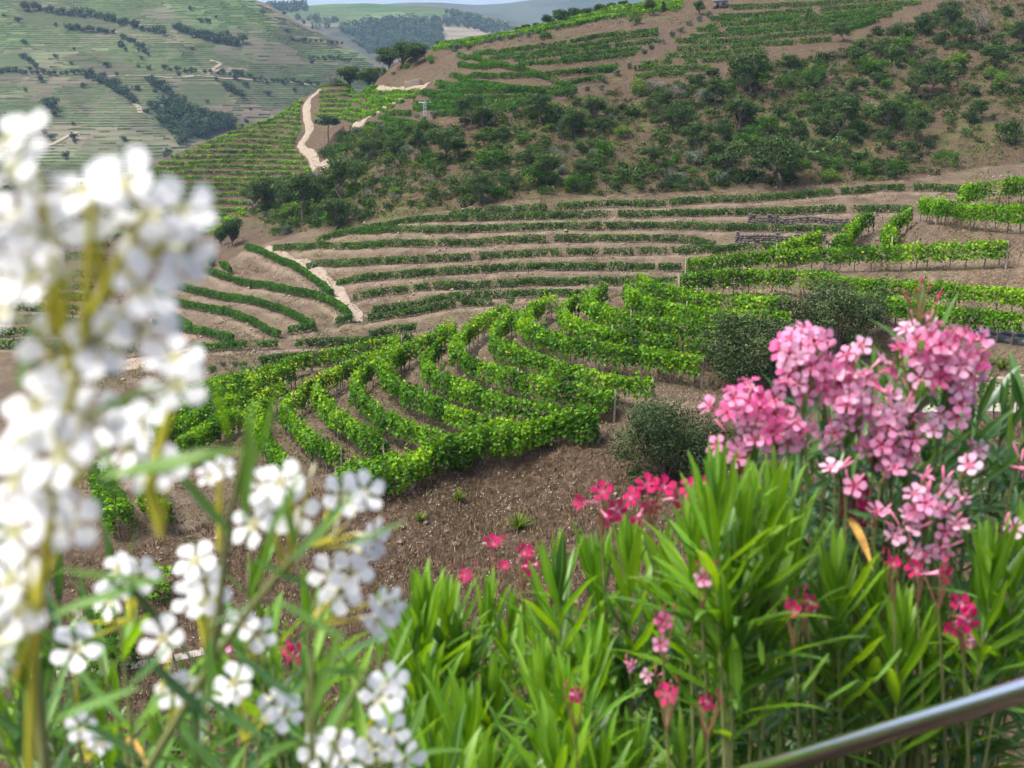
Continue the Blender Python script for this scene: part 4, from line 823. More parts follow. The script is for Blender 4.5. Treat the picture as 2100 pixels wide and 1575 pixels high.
# bare dead twig bush by the middle evergreen
p=cast(1590,800,0,48,66)[0]; z=float(ground(p[0],p[1])); g=np.random.default_rng(2); Vs=[];Fs=[];k0=0
for k in range(16):
    e=np.array([g.normal(0,.5),g.normal(0,.3),g.uniform(.8,1.7)]); mid=e*.5+g.normal(0,.1,3)
    for a,b,r in ((np.zeros(3),mid,.03),(mid,e,.018),(mid,mid+g.normal(0,.35,3)+[0,0,.4],.014)):
        V,F=tube(np.array([a,(a+b)/2+g.normal(0,.03,3),b]),[r,r*.8,r*.5],4); Vs.append(V);Fs.append(F+k0);k0+=len(V)
M_DEAD=noise_mat('dead_twig',(.35,.31,.26),(.55,.51,.45),8,.9,.1)
tag(link('dead_shrub',np_mesh('dead_shrub',np.concatenate(Vs),np.concatenate(Fs),mats=[M_DEAD]),loc=(p[0],p[1],z)),'pale leafless dead shrub beside the dark evergreen bush','shrub')
# =====================================================================
# walls, panels, mast, hut, shed
# =====================================================================
def box(c,s,rng=None,j=0.0):
    a=np.array([[-1,-1,-1],[1,-1,-1],[1,1,-1],[-1,1,-1],[-1,-1,1],[1,-1,1],[1,1,1],[-1,1,1]])*.5*np.array(s)
    if rng is not None: a=a+rng.normal(0,1,a.shape)*j*np.array(s)
    return a+np.array(c),np.array([[0,3,2,1],[4,5,6,7],[0,1,5,4],[1,2,6,5],[2,3,7,6],[3,0,4,7]])
M_STONE=noise_mat('schist_stone',(.15,.12,.09),(.34,.28,.21),4,.9,.5)
M_DARKST=noise_mat('dark_schist',(.055,.046,.040),(.20,.165,.14),2.2,.9,.6)
def stone_mesh(seed):
    g=np.random.default_rng(seed); V,F=box((0,0,0),(1,1,1),g,.06)
    import bmesh
    bm=bmesh.new(); vs=[bm.verts.new(v) for v in V]; [bm.faces.new([vs[i] for i in f]) for f in F]; bmesh.ops.bevel(bm,geom=bm.edges[:],offset=.14,segments=1,affect='EDGES'); me=bpy.data.meshes.new('stone'); bm.to_mesh(me); bm.free(); me.materials.append(M_STONE); return me
ST=[stone_mesh(s) for s in range(6)]
def stone_wall(pa,pb,height,label,y0,y1,sw=.5,sh=.26):
    P=cast([pa[0],pb[0]],[pa[1],pb[1]],0,y0,y1); A=Vector(P[0]);B=Vector(P[1]); d=(B-A); d.z=0; L=d.length; d.normalize(); ang=math.atan2(d.y,d.x)
    o=thing('stone_wall',label,'wall',tuple(A)); o.rotation_euler=(0,0,ang); g=random.Random(4); nrow=int(round(height/sh))
    V,F=box((L/2,.22,height*.5-.25),(L-.1,.16,height+.3)); link('wall_core',np_mesh('wall_core',V,F,mats=[M_DARKST]),o)
    for r in range(nrow):
        x=-.1+g.random()*.2
        while x<L:
            w=sw*g.uniform(.5,1.4); wx=A.x+d.x*x; wy=A.y+d.y*x; z=float(ground(wx,wy))-A.z
            s=link('stone',ST[g.randrange(6)],o); s.location=(x+w/2,g.uniform(-.03,.03),z+sh*(r+.5)-.04); s.scale=(w*.97,.34*g.uniform(.85,1.15),sh*g.uniform(.9,1.04)); s.rotation_euler=(0,g.uniform(-.05,.05),g.uniform(-.06,.06)); x+=w
stone_wall((1930,808),(2180,812),.95,'low dry-stone wall of tan schist at the right edge',46,66)
def dark_wall(pix,h,label,y0,y1,mat=None):
    P=cast([p[0] for p in pix],[p[1] for p in pix],0,y0,y1); L=smooth_line(P,.5,1); n=len(L); g=np.random.default_rng(3)
    o=tag(bpy.data.objects.new('terrace_wall',None),label,'wall'); COL.objects.link(o); o.location=L[0]; Vs=[];Fs=[];k0=0
    for i in range(n):
        z=float(ground(L[i,0],L[i,1]))
        for r in range(max(1,int(h/.3+.5+g.normal(0,.3)))):
            for e in range(2):
                V,F=box((L[i,0]+(e-.5)*.25+g.normal(0,.03)-L[0,0],L[i,1]+g.normal(0,.05)-L[0,1],z+.3*r+.1-L[0,2]),(.27,.4,.28),g,.06); Vs.append(V);Fs.append(F+k0);k0+=8
    f=link('stonework',np_mesh('stonework',np.concatenate(Vs),np.concatenate(Fs),mats=[mat or M_DARKST]),o); f['kind']='stuff'
dark_wall([(1538,455),(1600,454),(1670,454),(1736,456)],.95,'dark stone wall holding the upper bench at the right of the terraces',130,200)
dark_wall([(1512,498),(1560,497),(1620,497),(1690,499)],1.2,'dark stone wall holding the lower bench at the right of the terraces',130,200)
dark_wall([(832,178),(846,177),(862,176)],1.5,'crumbling stone wall below the ridge wood',230,345,M_STONE)
# dark grey panels edging the row at the right
M_PANEL=noise_mat('dark_grey_panel',(.035,.037,.042),(.075,.078,.085),3,.45,.05,spec=.5)
Pp=cast([1985,2140],[690,722],0,48,75); A=Vector(Pp[0]);B=Vector(Pp[1]); dvec=(B-A); ang=math.atan2(dvec.y,dvec.x); Lp=math.hypot(dvec.x,dvec.y)
o=thing('panel_edging','row of dark grey panels leaning under the right-hand vine row','edging',tuple(A)); o.rotation_euler=(0,0,ang)
np_=int(Lp/1.1)
for r in range(2):
    for i in range(np_):
        x=(i+.5)*1.1; wx=A.x+math.cos(ang)*x; wy=A.y+math.sin(ang)*x; z=float(ground(wx,wy))-A.z
        V,F=box((0,0,0),(1.06,.05,.42)); b=link('panel',np_mesh('panel',V,F,mats=[M_PANEL]),o); b.location=(x,r*.35+.02*(i%2),z+.22+.30*r); b.rotation_euler=(R(-24),R((i%3-1)*1.5),0)
# steel lattice masts
M_STEEL=noise_mat('galvanised_steel',(.35,.37,.40),(.55,.57,.60),6,.5,0,metal=.6)
def mast(px,py,hpx,label,y0,y1,w=.5):
    p=cast(px,py,0,y0,y1)[0]; z=float(ground(p[0],p[1])); H=hpx*p[1]/FPX; o=thing('lattice_mast',label,'mast',(p[0],p[1],z-.05)); nlev=7
    def prof(t): return w*(1-.55*t)
    for sx,sy in ((-1,-1),(1,-1),(1,1),(-1,1)):
        V,F=tube(np.array([[sx*prof(t)*.5,sy*prof(t)*.5,H*t] for t in (0,.5,1)]),.05,4); link('leg',np_mesh('leg',V,F,mats=[M_STEEL]),o)
    Vs=[];Fs=[];k0=0
    for i in range(nlev):
        t0,t1=i/nlev,(i+1)/nlev
        for f in range(4):
            c=[(-1,-1),(1,-1),(1,1),(-1,1)]; a=c[f];b=c[(f+1)%4]
            for u,v in ((a,b),(b,a)):
                V,F=tube(np.array([[u[0]*prof(t0)*.5,u[1]*prof(t0)*.5,H*t0],[v[0]*prof(t1)*.5,v[1]*prof(t1)*.5,H*t1]]),.025,4); Vs.append(V);Fs.append(F+k0);k0+=len(V)
    link('bracing',np_mesh('bracing',np.concatenate(Vs),np.concatenate(Fs),mats=[M_STEEL]),o)
    V,F=box((0,0,H*.97),(w*3.0,.10,.10)); link('cross_arm',np_mesh('cross_arm',V,F,mats=[M_STEEL]),o)
    for s in (-1,0,1):
        V,F=tube(np.array([[s*w*1.3,0,H*.97],[s*w*1.3,0,H*.97+.35]]),[.06,.04],6); link('insulator',np_mesh('insulator',V,F,mats=[M_STEEL]),o)
mast(872,257,51,'steel lattice power mast between two small olives on the upper slope',200,340,.75)
mast(271,344,58,'steel lattice power mast at the left foot of the far spur',230,372,.8)
mast(187,492,42,'thin steel lattice mast in the valley behind the white flowers',150,330,.6)
# white hut and grey shed
M_PLAST=noise_mat('white_plaster',(.66,.65,.62),(.78,.77,.75),3,.9,.1); M_ROOF=noise_mat('grey_roof',(.13,.125,.12),(.20,.195,.19),4,.8,.2); M_DARK=noise_mat('dark_opening',(.02,.02,.022),(.05,.05,.05),3,.5,0)
def hut(px,py,w,d,h,label,y0,y1,rot,name,wallmat,roofmat,rh):
    p=cast(px,py,0,y0,y1)[0]; z=float(ground(p[0],p[1])); o=thing(name,label,'hut',(p[0],p[1],z-.2)); o.rotation_euler=(0,0,rot)
    V,F=box((0,0,h/2),(w,d,h)); link('wall',np_mesh('wall',V,F,mats=[wallmat]),o)
    V=np.array([[-w*.56,-d*.6,h],[w*.56,-d*.6,h],[w*.56,d*.6,h+rh],[-w*.56,d*.6,h+rh],[-w*.56,-d*.6,h+.12],[w*.56,-d*.6,h+.12],[w*.56,d*.6,h+rh+.12],[-w*.56,d*.6,h+rh+.12]]); F=np.array([[0,3,2,1],[4,5,6,7],[0,1,5,4],[1,2,6,5],[2,3,7,6],[3,0,4,7]])
    link('roof',np_mesh('roof',V,F,mats=[roofmat]),o)
    V,F=box((-w*.2,-d*.5,h*.42),(w*.2,.08,h*.75)); link('door',np_mesh('door',V,F,mats=[M_DARK]),o)
    V,F=box((w*.22,-d*.5,h*.6),(w*.2,.08,h*.3)); link('window',np_mesh('window',V,F,mats=[M_DARK]),o)
hut(162,357,2.6,2.0,1.5,'small white plastered hut beside the dark conifer',230,372,R(8),'white_hut',M_PLAST,M_PLAST,.3)
hut(1477,16,3.0,2.2,1.4,'small grey shed at the top of the vine slope',200,300,R(-12),'grey_shed',M_ROOF,M_ROOF,.5)
# =====================================================================
# far hillsides across the valley
# =====================================================================
def fit(pts,lam=1e-3):
    P=np.array([[float(ray(a,b)[0])*Y,Y,float(ray(a,b)[1])*Y] for a,b,Y in pts]); return Surf(P,lam)
SD=fit([(-500,360,640),(-500,200,790),(-500,100,880),(-500,0,980),(-200,360,640),(-200,200,785),(-200,100,875),(-200,0,975),(0,380,625),(0,300,695),(0,200,780),(0,100,870),(0,0,970),(0,-60,1030),(200,370,640),(200,290,705),(200,200,790),(200,100,880),(200,0,985),(200,-60,1045),
 (330,300,700),(400,300,735),(400,240,775),(400,200,805),(400,100,890),(400,0,1000),(400,-30,1030),(480,-8,1030),(500,280,770),(500,200,822),(500,100,905),(500,10,1005),(560,30,1000),(600,45,985),(600,100,925),(600,200,835),(600,300,760),
 (650,65,975),(700,90,965),(745,108,970),(700,150,905),(750,165,910),(650,200,850),(700,250,815),(820,190,930),(900,260,920),(1050,300,900),(1300,340,880),
 (480,40,1130),(200,20,1130),(0,20,1130),(-400,20,1130),(650,120,1110),(800,200,1080),(1000,300,1050)])
def dfun(x,y): return SD(x,y)+(fbm(x/70,y/70,91,4)-.5)*14+(fbm(x/18,y/18,95,3)-.5)*3
def sheet(name,label,xs_,ys_,fn,mat,cover=None):
    X,Y=np.meshgrid(xs_,ys_); Z=fn(X.ravel(),Y.ravel()); ii=np.arange(X.size).reshape(X.shape)
    F=np.stack([ii[:-1,:-1],ii[:-1,1:],ii[1:,1:],ii[1:,:-1]],-1).reshape(-1,4)
    at_={'cover':cover(X.ravel(),Y.ravel(),Z)} if cover else None
    return tag(link(name,np_mesh(name,np.c_[X.ravel(),Y.ravel(),Z],F,at_,smooth=True,mats=[mat])),label,kind='structure'),X,Y,Z.reshape(X.shape)
def far_mat(name,soil,green,sc,band=4.0):
    m,t=newmat(name); tc=N(t,'ShaderNodeTexCoord'); ca=N(t,'ShaderNodeAttribute'); ca.attribute_name='cover'; sp=N(t,'ShaderNodeSeparateColor'); t.links.new(ca.outputs['Color'],sp.inputs[0])
    n1=N(t,'ShaderNodeTexNoise',Scale=sc,Detail=9,Roughness=.7); t.links.new(tc.outputs['Object'],n1.inputs['Vector'])
    n2=N(t,'ShaderNodeTexNoise',Scale=sc*9,Detail=5,Roughness=.7); t.links.new(tc.outputs['Object'],n2.inputs['Vector'])
    a=ramp(t,[(.3,soil[0]),(.7,soil[1])]); t.links.new(n1.outputs['Fac'],a.inputs[0]); b=ramp(t,[(.3,green[0]),(.7,green[1])]); t.links.new(n2.outputs['Fac'],b.inputs[0])
    mx=N(t,'ShaderNodeMix',data_type='RGBA'); t.links.new(sp.outputs[1],mx.inputs[0]); t.links.new(a.outputs[0],mx.inputs[6]); t.links.new(b.outputs[0],mx.inputs[7])
    c=N(t,'ShaderNodeMix',data_type='RGBA'); t.links.new(sp.outputs[0],c.inputs[0]); t.links.new(mx.outputs[2],c.inputs[6]); c.inputs[7].default_value=(.36,.29,.21,1)
    f=N(t,'ShaderNodeMix',data_type='RGBA'); t.links.new(sp.outputs[2],f.inputs[0]); t.links.new(c.outputs[2],f.inputs[6]); f.inputs[7].default_value=(.05,.07,.03,1)
    sz_=N(t,'ShaderNodeSeparateXYZ'); t.links.new(tc.outputs['Object'],sz_.inputs[0]); nw=N(t,'ShaderNodeMath',operation='MULTIPLY_ADD'); t.links.new(n1.outputs['Fac'],nw.inputs[0]); nw.inputs[1].default_value=band*3; t.links.new(sz_.outputs[2],nw.inputs[2])
    sn=N(t,'ShaderNodeMath',operation='MULTIPLY'); sn.inputs[1].default_value=6.2832/band; t.links.new(nw.outputs[0],sn.inputs[0]); s2=N(t,'ShaderNodeMath',operation='SINE'); t.links.new(sn.outputs[0],s2.inputs[0]); mr=N(t,'ShaderNodeMapRange'); mr.inputs[1].default_value=-.2; mr.inputs[2].default_value=.8; mr.inputs[3].default_value=0; mr.inputs[4].default_value=.4; t.links.new(s2.outputs[0],mr.inputs[0])
    fb=N(t,'ShaderNodeMix',data_type='RGBA'); t.links.new(mr.outputs[0],fb.inputs[0]); t.links.new(f.outputs[2],fb.inputs[6]); fb.inputs[7].default_value=(.035,.055,.022,1)
    p=N(t,'ShaderNodeBsdfPrincipled',Roughness=.95); p.inputs['Specular IOR Level'].default_value=.05; t.links.new(fb.outputs[2],p.inputs['Base Color'])
    vc=N(t,'ShaderNodeTexVoronoi',Scale=sc*1.3); t.links.new(tc.outputs['Object'],vc.inputs['Vector']); svc=N(t,'ShaderNodeSeparateColor'); t.links.new(vc.outputs['Color'],svc.inputs[0]); mrv=N(t,'ShaderNodeMapRange'); mrv.inputs[3].default_value=.6; mrv.inputs[4].default_value=1.25; t.links.new(svc.outputs[0],mrv.inputs[0]); mrh=N(t,'ShaderNodeMapRange'); mrh.inputs[3].default_value=.475; mrh.inputs[4].default_value=.52; t.links.new(svc.outputs[1],mrh.inputs[0]); hv=N(t,'ShaderNodeHueSaturation'); t.links.new(fb.outputs[2],hv.inputs['Color']); t.links.new(mrv.outputs[0],hv.inputs['Value']); t.links.new(mrh.outputs[0],hv.inputs['Hue']); t.links.new(hv.outputs[0],p.inputs['Base Color'])
    bp=N(t,'ShaderNodeBump',Strength=.6,Distance=1.5); t.links.new(n2.outputs['Fac'],bp.inputs['Height']); t.links.new(bp.outputs[0],p.inputs['Normal'])
    o=N(t,'ShaderNodeOutputMaterial'); t.links.new(p.outputs[0],o.inputs[0]); return m
FOREST_D=[(292,222),(345,216),(400,240),(470,248),(490,262),(420,290),(372,300),(335,262)]
PLOTS=[[(615,100),(755,100),(760,125),(640,128)],[(190,100),(330,90),(420,130),(300,150)],[(590,150),(660,150),(650,175),(560,175)],[(330,0),(520,0),(580,60),(400,60)],[(0,60),(60,50),(80,90),(0,100)]]
SCRUB_D=[[(30,20),(180,30),(330,60),(350,85),(200,60),(40,50)],[(350,50),(470,60),(480,95),(370,85)],[(0,110),(60,105),(70,140),(0,140)],[(360,170),(450,170),(480,215),(390,215)]]
def cov_d(x,y,z):
    a,b=project(x,y,z); c=np.zeros((len(x),4),np.float32); c[:,3]=1
    g=np.clip((fbm(x/45,y/45,101,3)-.42)*3,0,1)*.55
    for p in PLOTS: g=np.where(inpoly(a,b,p),.9,g)
    s=np.zeros(len(x))
    for p in SCRUB_D+[FOREST_D]: s=np.where(inpoly(a,b,p),.8,s)
    pale=np.zeros(len(x))
    pale=np.where(inpoly(a,b,[(410,155),(440,140),(460,138),(500,140),(512,148),(470,155)]),.9,pale)
    c[:,0]=pale;c[:,1]=g;c[:,2]=s; return c
M_D=far_mat('far_hill_soil',((.072,.063,.046),(.190,.155,.112)),((.075,.105,.042),(.13,.17,.072)),.012,2.9)
_,DX,DY,DZ=sheet('far_hillside','far terraced hillside across the valley',np.arange(-760,141,4.5),np.arange(560,1140,4.5),dfun,M_D,cov_d)
# contour rows on the far hillside, one object per plot: too many to count
M_DV=leaf_mat('far_vine_leaf',[(0,(.038,.060,.024)),(.5,(.062,.100,.036)),(1,(.105,.150,.058))],trans=.1,rough=.95,spec=.0)
dxs=np.arange(-520,60,3.2); dys=np.arange(575,1060,2.5); X,Y=np.meshgrid(dxs,dys); Z=dfun(X.ravel(),Y.ravel()).reshape(X.shape)
lev=np.arange(-60,95,1.45); plots={}
for li,l in enumerate(lev):
    s=(Z[:-1]<l)&(Z[1:]>=l); has=s.any(0); j=s.argmax(0); c=np.arange(len(dxs))
    t=(l-Z[j,c])/np.where(np.abs(Z[j+1,c]-Z[j,c])<1e-6,1,Z[j+1,c]-Z[j,c]); yv=dys[j]+t*2.5
    px,py=project(dxs,yv,np.full(len(dxs),l))
    on=has&(px>-60)&(px<790)
    nzv=fbm(dxs/60,yv/60,111,2); on&=~((nzv>.62)&(hash2(np.floor(dxs/9),np.full(len(dxs),li),4)<.6))
    for p in SCRUB_D+[FOREST_D]: on&=~inpoly(px,py,p)
    on&=hash2(np.floor(dxs/6.4),np.full(len(dxs),li*3),9)>.035
    for i in range(len(dxs)-1):
        if on[i] and on[i+1] and abs(yv[i+1]-yv[i])<7:
            key='high' if l>25 else ('middle' if l>-12 else 'low')
            plots.setdefault(key,[]).append((dxs[i],yv[i],dxs[i+1],yv[i+1],l))
rg=np.random.default_rng(3)
for key,segs in plots.items():
    S=np.array(segs); n=len(S); h0=rg.uniform(.45,.95,n); h1=rg.uniform(.45,.95,n); w=.42
    V=np.empty((n,6,3))
    V[:,0]=np.c_[S[:,0],S[:,1]-w,S[:,4]-.3];V[:,1]=np.c_[S[:,2],S[:,3]-w,S[:,4]-.3];V[:,2]=np.c_[S[:,2],S[:,3]-w*.5,S[:,4]+h1];V[:,3]=np.c_[S[:,0],S[:,1]-w*.5,S[:,4]+h0];V[:,4]=np.c_[S[:,2],S[:,3]+w,S[:,4]+h1*.8];V[:,5]=np.c_[S[:,0],S[:,1]+w,S[:,4]+h0*.8]
    F=(np.array([[0,1,2,3],[3,2,4,5]])[None]+6*np.arange(n)[:,None,None]).reshape(-1,4)
    T=np.clip(np.repeat(fbm(S[:,0]/40,S[:,1]/40,120,2)*.7+rg.normal(0,.12,n),6)+.1,0,1)
    tag(link('far_vine_terraces',np_mesh('far_vine_terraces',V.reshape(-1,3),F,{'tint':T},mats=[M_DV])),{'high':'fine vine terraces high on the far hillside','middle':'fine vine terraces halfway up the far hillside','low':'fine vine terraces at the foot of the far hillside'}[key],'vineyard',kind='stuff')
# trees of the far hillside
def far_tree(seed):
    g=np.random.default_rng(seed); cl=[(g.normal(0,.18),g.normal(0,.18),g.uniform(.35,.8),.30,.30,.26) for _ in range(9)]; V,F,T=clump_crown(g,cl,34,.17); V0,F0=tube(np.array([[0,0,-.15],[0,0,.5]]),[.05,.03],5)
    a=np_mesh('far_trunk',V0,F0,mats=[M_BARK]); b=np_mesh('far_crown',V,F,{'tint':T},mats=[M_FAR]); return a,b
FT=[far_tree(s) for s in (1,2,3,4,5)]
def place_far(px,py,h,label,group,fn,y0,y1,i,step=2.5):
    kx,kz=ray(px,py); Ys=np.arange(y0,y1,step); D=kz*Ys-fn(kx*Ys,Ys); s=D<=0
    if not s.any(): return
    Yh=Ys[s.argmax()]; x=float(kx*Yh); z=float(fn(np.array([x]),np.array([Yh]))[0]); o=thing('far_tree',label,'tree',(x,Yh,z),group); a,b=FT[i%5]
    for nm,me in (('trunk',a),('crown',b)):
        c=link(nm,me,o); c.scale=(h*1.15,h*1.15,h); c.rotation_euler=(0,0,i*1.7)
g=random.Random(9); i=0
LINES=[([(185,160),(240,190),(282,216)],17,5,'tree of the long diagonal hedgerow on the far hillside'),([(300,166),(340,195),(382,222)],14,5,'tree of the second diagonal hedgerow on the far hillside'),([(463,182),(500,202)],8,5,'tree of the short diagonal hedgerow on the far hillside'),
 ([(0,152),(100,155),(215,162)],18,3.5,'tree lining the level far hillside track, left'),([(45,120),(75,140)],6,4,'tree of the little hedgerow at the far left'),([(40,20),(200,40),(345,75)],26,5.5,'dark tree of the wooded band high on the far hillside'),
 ([(245,75),(300,110),(290,125)],10,4,'tree on the spur between far vineyards'),([(360,60),(400,80),(475,95),(500,92)],18,6,'tree of the dark grove on the upper far hillside'),([(520,170),(600,172),(660,176)],16,3,'small tree lining the track at right on the far hillside'),
 ([(640,122),(720,127)],10,2.6,'tiny tree lining the smooth green plot'),([(140,65),(235,68)],12,4,'tree of the broken row above the far vineyards'),([(590,85),(700,92),(760,100)],16,3,'small tree under the pointed far vineyard hill'),([(100,220),(118,240)],5,6,'tree of the small clump at the far left slope'),([(330,145),(520,160)],14,3.5,'scattered tree beside the bare far hillside clearing'),([(560,15),(640,60),(745,104)],10,3,'tiny tree on the far hill outline')]
for pts,n,h,lab0 in LINES:
    pts=np.array(pts,float); s=np.r_[0,np.cumsum(np.linalg.norm(np.diff(pts,axis=0),axis=1))]
    for k in range(n):
        lab=(ORD[k]+' '+lab0+', counted from the left'); t=s[-1]*(k+.5)/n+g.uniform(-2,2); place_far(np.interp(t,s,pts[:,0])+g.uniform(-3,3),np.interp(t,s,pts[:,1])+g.uniform(-3,3),h*g.uniform(.65,1.25),lab,lab0.replace('tree of','trees of').replace('tree ','trees ',1),dfun,590,1080,i); i+=1
gp=[]
while len(gp)<75:
    a,b=g.uniform(285,495),g.uniform(212,305)
    if inpoly(np.array([a]),np.array([b]),FOREST_D)[0]: gp.append((a,b))
gp.sort(key=lambda e:e[1])
for bn,nm in enumerate(('upper','middle','lower')):
    for k,(a,b) in enumerate(sorted(gp[bn*25:bn*25+25])): place_far(a,b,g.uniform(4.5,8.5),ORD[k]+' tree from the left in the '+nm+' band of the wooded far gully','trees of the wooded far gully',dfun,590,1080,i); i+=1
lp=sorted([(g.uniform(0,640),g.uniform(20,330)) for _ in range(75)],key=lambda e:e[1])
for bn,nm in enumerate(('upper','middle','lower')):
    for k,(a,b) in enumerate(sorted(lp[bn*25:bn*25+25])): place_far(a,b,g.uniform(2,4.5),ORD[k]+' lone dark tree from the left on the '+nm+' far terraces','lone trees of the far terraces',dfun,590,1080,i); i+=1
# pale tracks on the far hillside
def far_track(name,label,pix,w,fn,y0,y1,step=2.5):
    P=[]
    for a,b in pix:
        kx,kz=ray(a,b); Ys=np.arange(y0,y1,step); s=(kz*Ys-fn(kx*Ys,Ys))<=0; Yh=Ys[s.argmax()]; P.append((float(kx*Yh),Yh,0))
    L=smooth_line(np.array(P),4,2); T=np.gradient(L[:,:2],axis=0); T/=np.linalg.norm(T,axis=1,keepdims=True)+1e-9; lat=np.c_[-T[:,1],T[:,0]]*w*.5
    A=L[:,:2]-lat;B=L[:,:2]+lat; V=np.concatenate([np.c_[A,fn(A[:,0],A[:,1])+.5],np.c_[B,fn(B[:,0],B[:,1])+.5]]); n=len(L); F=np.array([[k,k+1,n+k+1,n+k] for k in range(n-1)])
    tag(link(name,np_mesh(name,V,F,mats=[M_TRACK])),label,kind='structure')
far_track('far_track','pale zigzag track above the wooded far gully',[(275,214),(284,222),(288,235)],3,dfun,590,1080)
far_track('far_path','pale track crossing the foot of the far hillside',[(85,305),(120,292),(160,274)],3,dfun,590,1080)
far_track('far_lane','pale track by the bare far clearing',[(425,158),(440,142),(458,134),(430,126)],2.5,dfun,590,1080)
far_track('far_terrace_track','pinkish level track across the far hillside',[(210,160),(300,158),(420,160),(520,168),(600,172),(650,175)],1.6,dfun,590,1080)
# ---- the hills beyond ------------------------------------------------
SE1=fit([(300,130,1750),(300,60,1900),(300,40,2100),(560,140,1650),(560,60,1860),(560,22,2000),(620,22,2010),(680,18,2020),(740,12,2040),(800,8,2060),(860,6,2080),(930,16,2050),(1000,38,1980),(1060,55,1930),(1150,90,1850),(1300,140,1750),
 (650,130,1660),(650,70,1830),(750,140,1640),(750,70,1820),(850,140,1640),(850,70,1830),(950,130,1660),(950,70,1850),(1050,120,1700),(600,40,2300),(750,40,2350),(900,40,2350),(1050,90,2300),(1300,160,2200)])
def e1(x,y): return SE1(x,y)+(fbm(x/160,y/160,131,4)-.5)*16
def cov_e(x,y,z):
    a,b=project(x,y,z); c=np.zeros((len(x),4),np.float32); c[:,3]=1
    g=np.where(b<36,.95,np.clip((fbm(x/90,y/90,141,3)-.4)*3,0,1)*.6); g=np.where(inpoly(a,b,[(640,30),(760,32),(800,48),(650,52)]),.8,g)
    c[:,1]=g; c[:,2]=inpoly(a,b,[(690,65),(790,40),(905,40),(905,110),(760,110)])*.9+inpoly(a,b,[(545,0),(622,0),(630,22),(545,24)])*.9
    c[:,0]=np.where(inpoly(a,b,[(905,52),(1060,55),(1060,90),(905,90)]),.35,0)+(np.abs(b-52-.02*(a-700))<1.2)*(a<800)*.5; return c
M_E=far_mat('distant_hill_soil',((.065,.058,.048),(.13,.11,.085)),((.050,.092,.028),(.085,.135,.042)),.006,9.0)
sheet('distant_hill','distant green vineyard hill beyond the far hillside',np.arange(-620,420,11),np.arange(1580,2420,11),e1,M_E,cov_e)
SE2=fit([(-300,40,3300),(-300,5,3700),(300,20,3500),(300,5,3700),(600,40,3100),(600,18,3500),(750,12,3500),(850,6,3500),(930,9,3500),(985,12,3500),(1030,8,3500),(1080,2,3500),(1150,-8,3550),(1300,-20,3600),(1600,-30,3700),(850,60,3000),(1000,60,3000),(1150,60,3000),(1400,50,3000),(900,30,4000),(1200,20,4000),(400,40,4000)])
def e2(x,y): return SE2(x,y)+(fbm(x/260,y/260,151,4)-.5)*22
def cov_e2(x,y,z):
    c=np.zeros((len(x),4),np.float32); c[:,3]=1; c[:,1]=np.clip((fbm(x/200,y/200,161,3)-.4)*3,0,1)*.5; c[:,2]=np.clip((fbm(x/120,y/120,171,3)-.35)*3,0,1)*.8; return c
M_E2=far_mat('farthest_ridge_cover',((.040,.042,.036),(.085,.078,.062)),((.030,.050,.024),(.055,.080,.035)),.004,14.0)
sheet('distant_ridge','bluish farthest ridge under the sky',np.arange(-2200,1500,30),np.arange(2850,4150,30),e2,M_E2,cov_e2)
# woods on the distant hill: one mass each
def wood(name,label,poly,fn,y0,y1,n,h,seed,cell):
    g=np.random.default_rng(seed); px=[];
    x=g.uniform(-620,420,n*60); y=g.uniform(y0,y1,n*60); z=fn(x,y); a,b=project(x,y,z); ok=inpoly(a,b,poly); x,y,z=x[ok][:n],y[ok][:n],z[ok][:n]; m=len(x); per=40
    hh=g.uniform(.6,1.2,m)*h; d=g.normal(size=(m*per,3)); d/=np.linalg.norm(d,axis=1,keepdims=True); C=np.repeat(np.c_[x,y,z+hh*.55],per,0)+d*np.repeat(hh,per)[:,None]*np.array([.5,.5,.5])
    V,F,T=leaf_cloud(C,d,h*.28,g,tint=np.clip(np.repeat(g.beta(2,2,m),per)*.8+g.normal(0,.1,m*per),0,1))
    tag(link(name,np_mesh(name,V,F,{'tint':T},mats=[M_FAR])),label,'wood',kind='stuff')
wood('distant_wood','blue-green wood on the face of the distant hill',[(690,62),(790,40),(905,44),(905,112),(760,112)],e1,1600,2080,420,10,5,1)
wood('hill_thicket','broken blue-green thicket below the top of the distant hill',[(600,34),(690,36),(700,60),(640,62)],e1,1650,2080,70,8,15,1)
wood('far_slope_wood','scattered wood on the right shoulder of the distant hill',[(905,22),(1000,45),(1060,62),(1060,85),(960,60)],e1,1600,2080,120,9,16,1)
wood('skyline_wood','dark wood on the skyline of the distant hill',[(548,8),(622,8),(630,24),(548,28)],e1,1850,2100,90,10,6,1)
wood('distant_hedge','broken dark hedge on the distant hill',[(905,38),(1010,44),(1010,56),(905,54)],e1,1700,2100,60,8,7,1)
# the air: pale haze that far things fade into
V,F=box((0,2100,90),(9000,4300,640)); hz=link('haze',np_mesh('haze',V,F)); tag(hz,'pale summer haze filling the valley',kind='stuff')
m,t=newmat('haze_air'); pv=N(t,'ShaderNodeVolumePrincipled',Density=.00012,Anisotropy=.2); pv.inputs['Color'].default_value=(.50,.73,1.0,1); o=N(t,'ShaderNodeOutputMaterial'); t.links.new(pv.outputs[0],o.inputs['Volume']); hz.data.materials.append(m)
hz.display_type='WIRE'
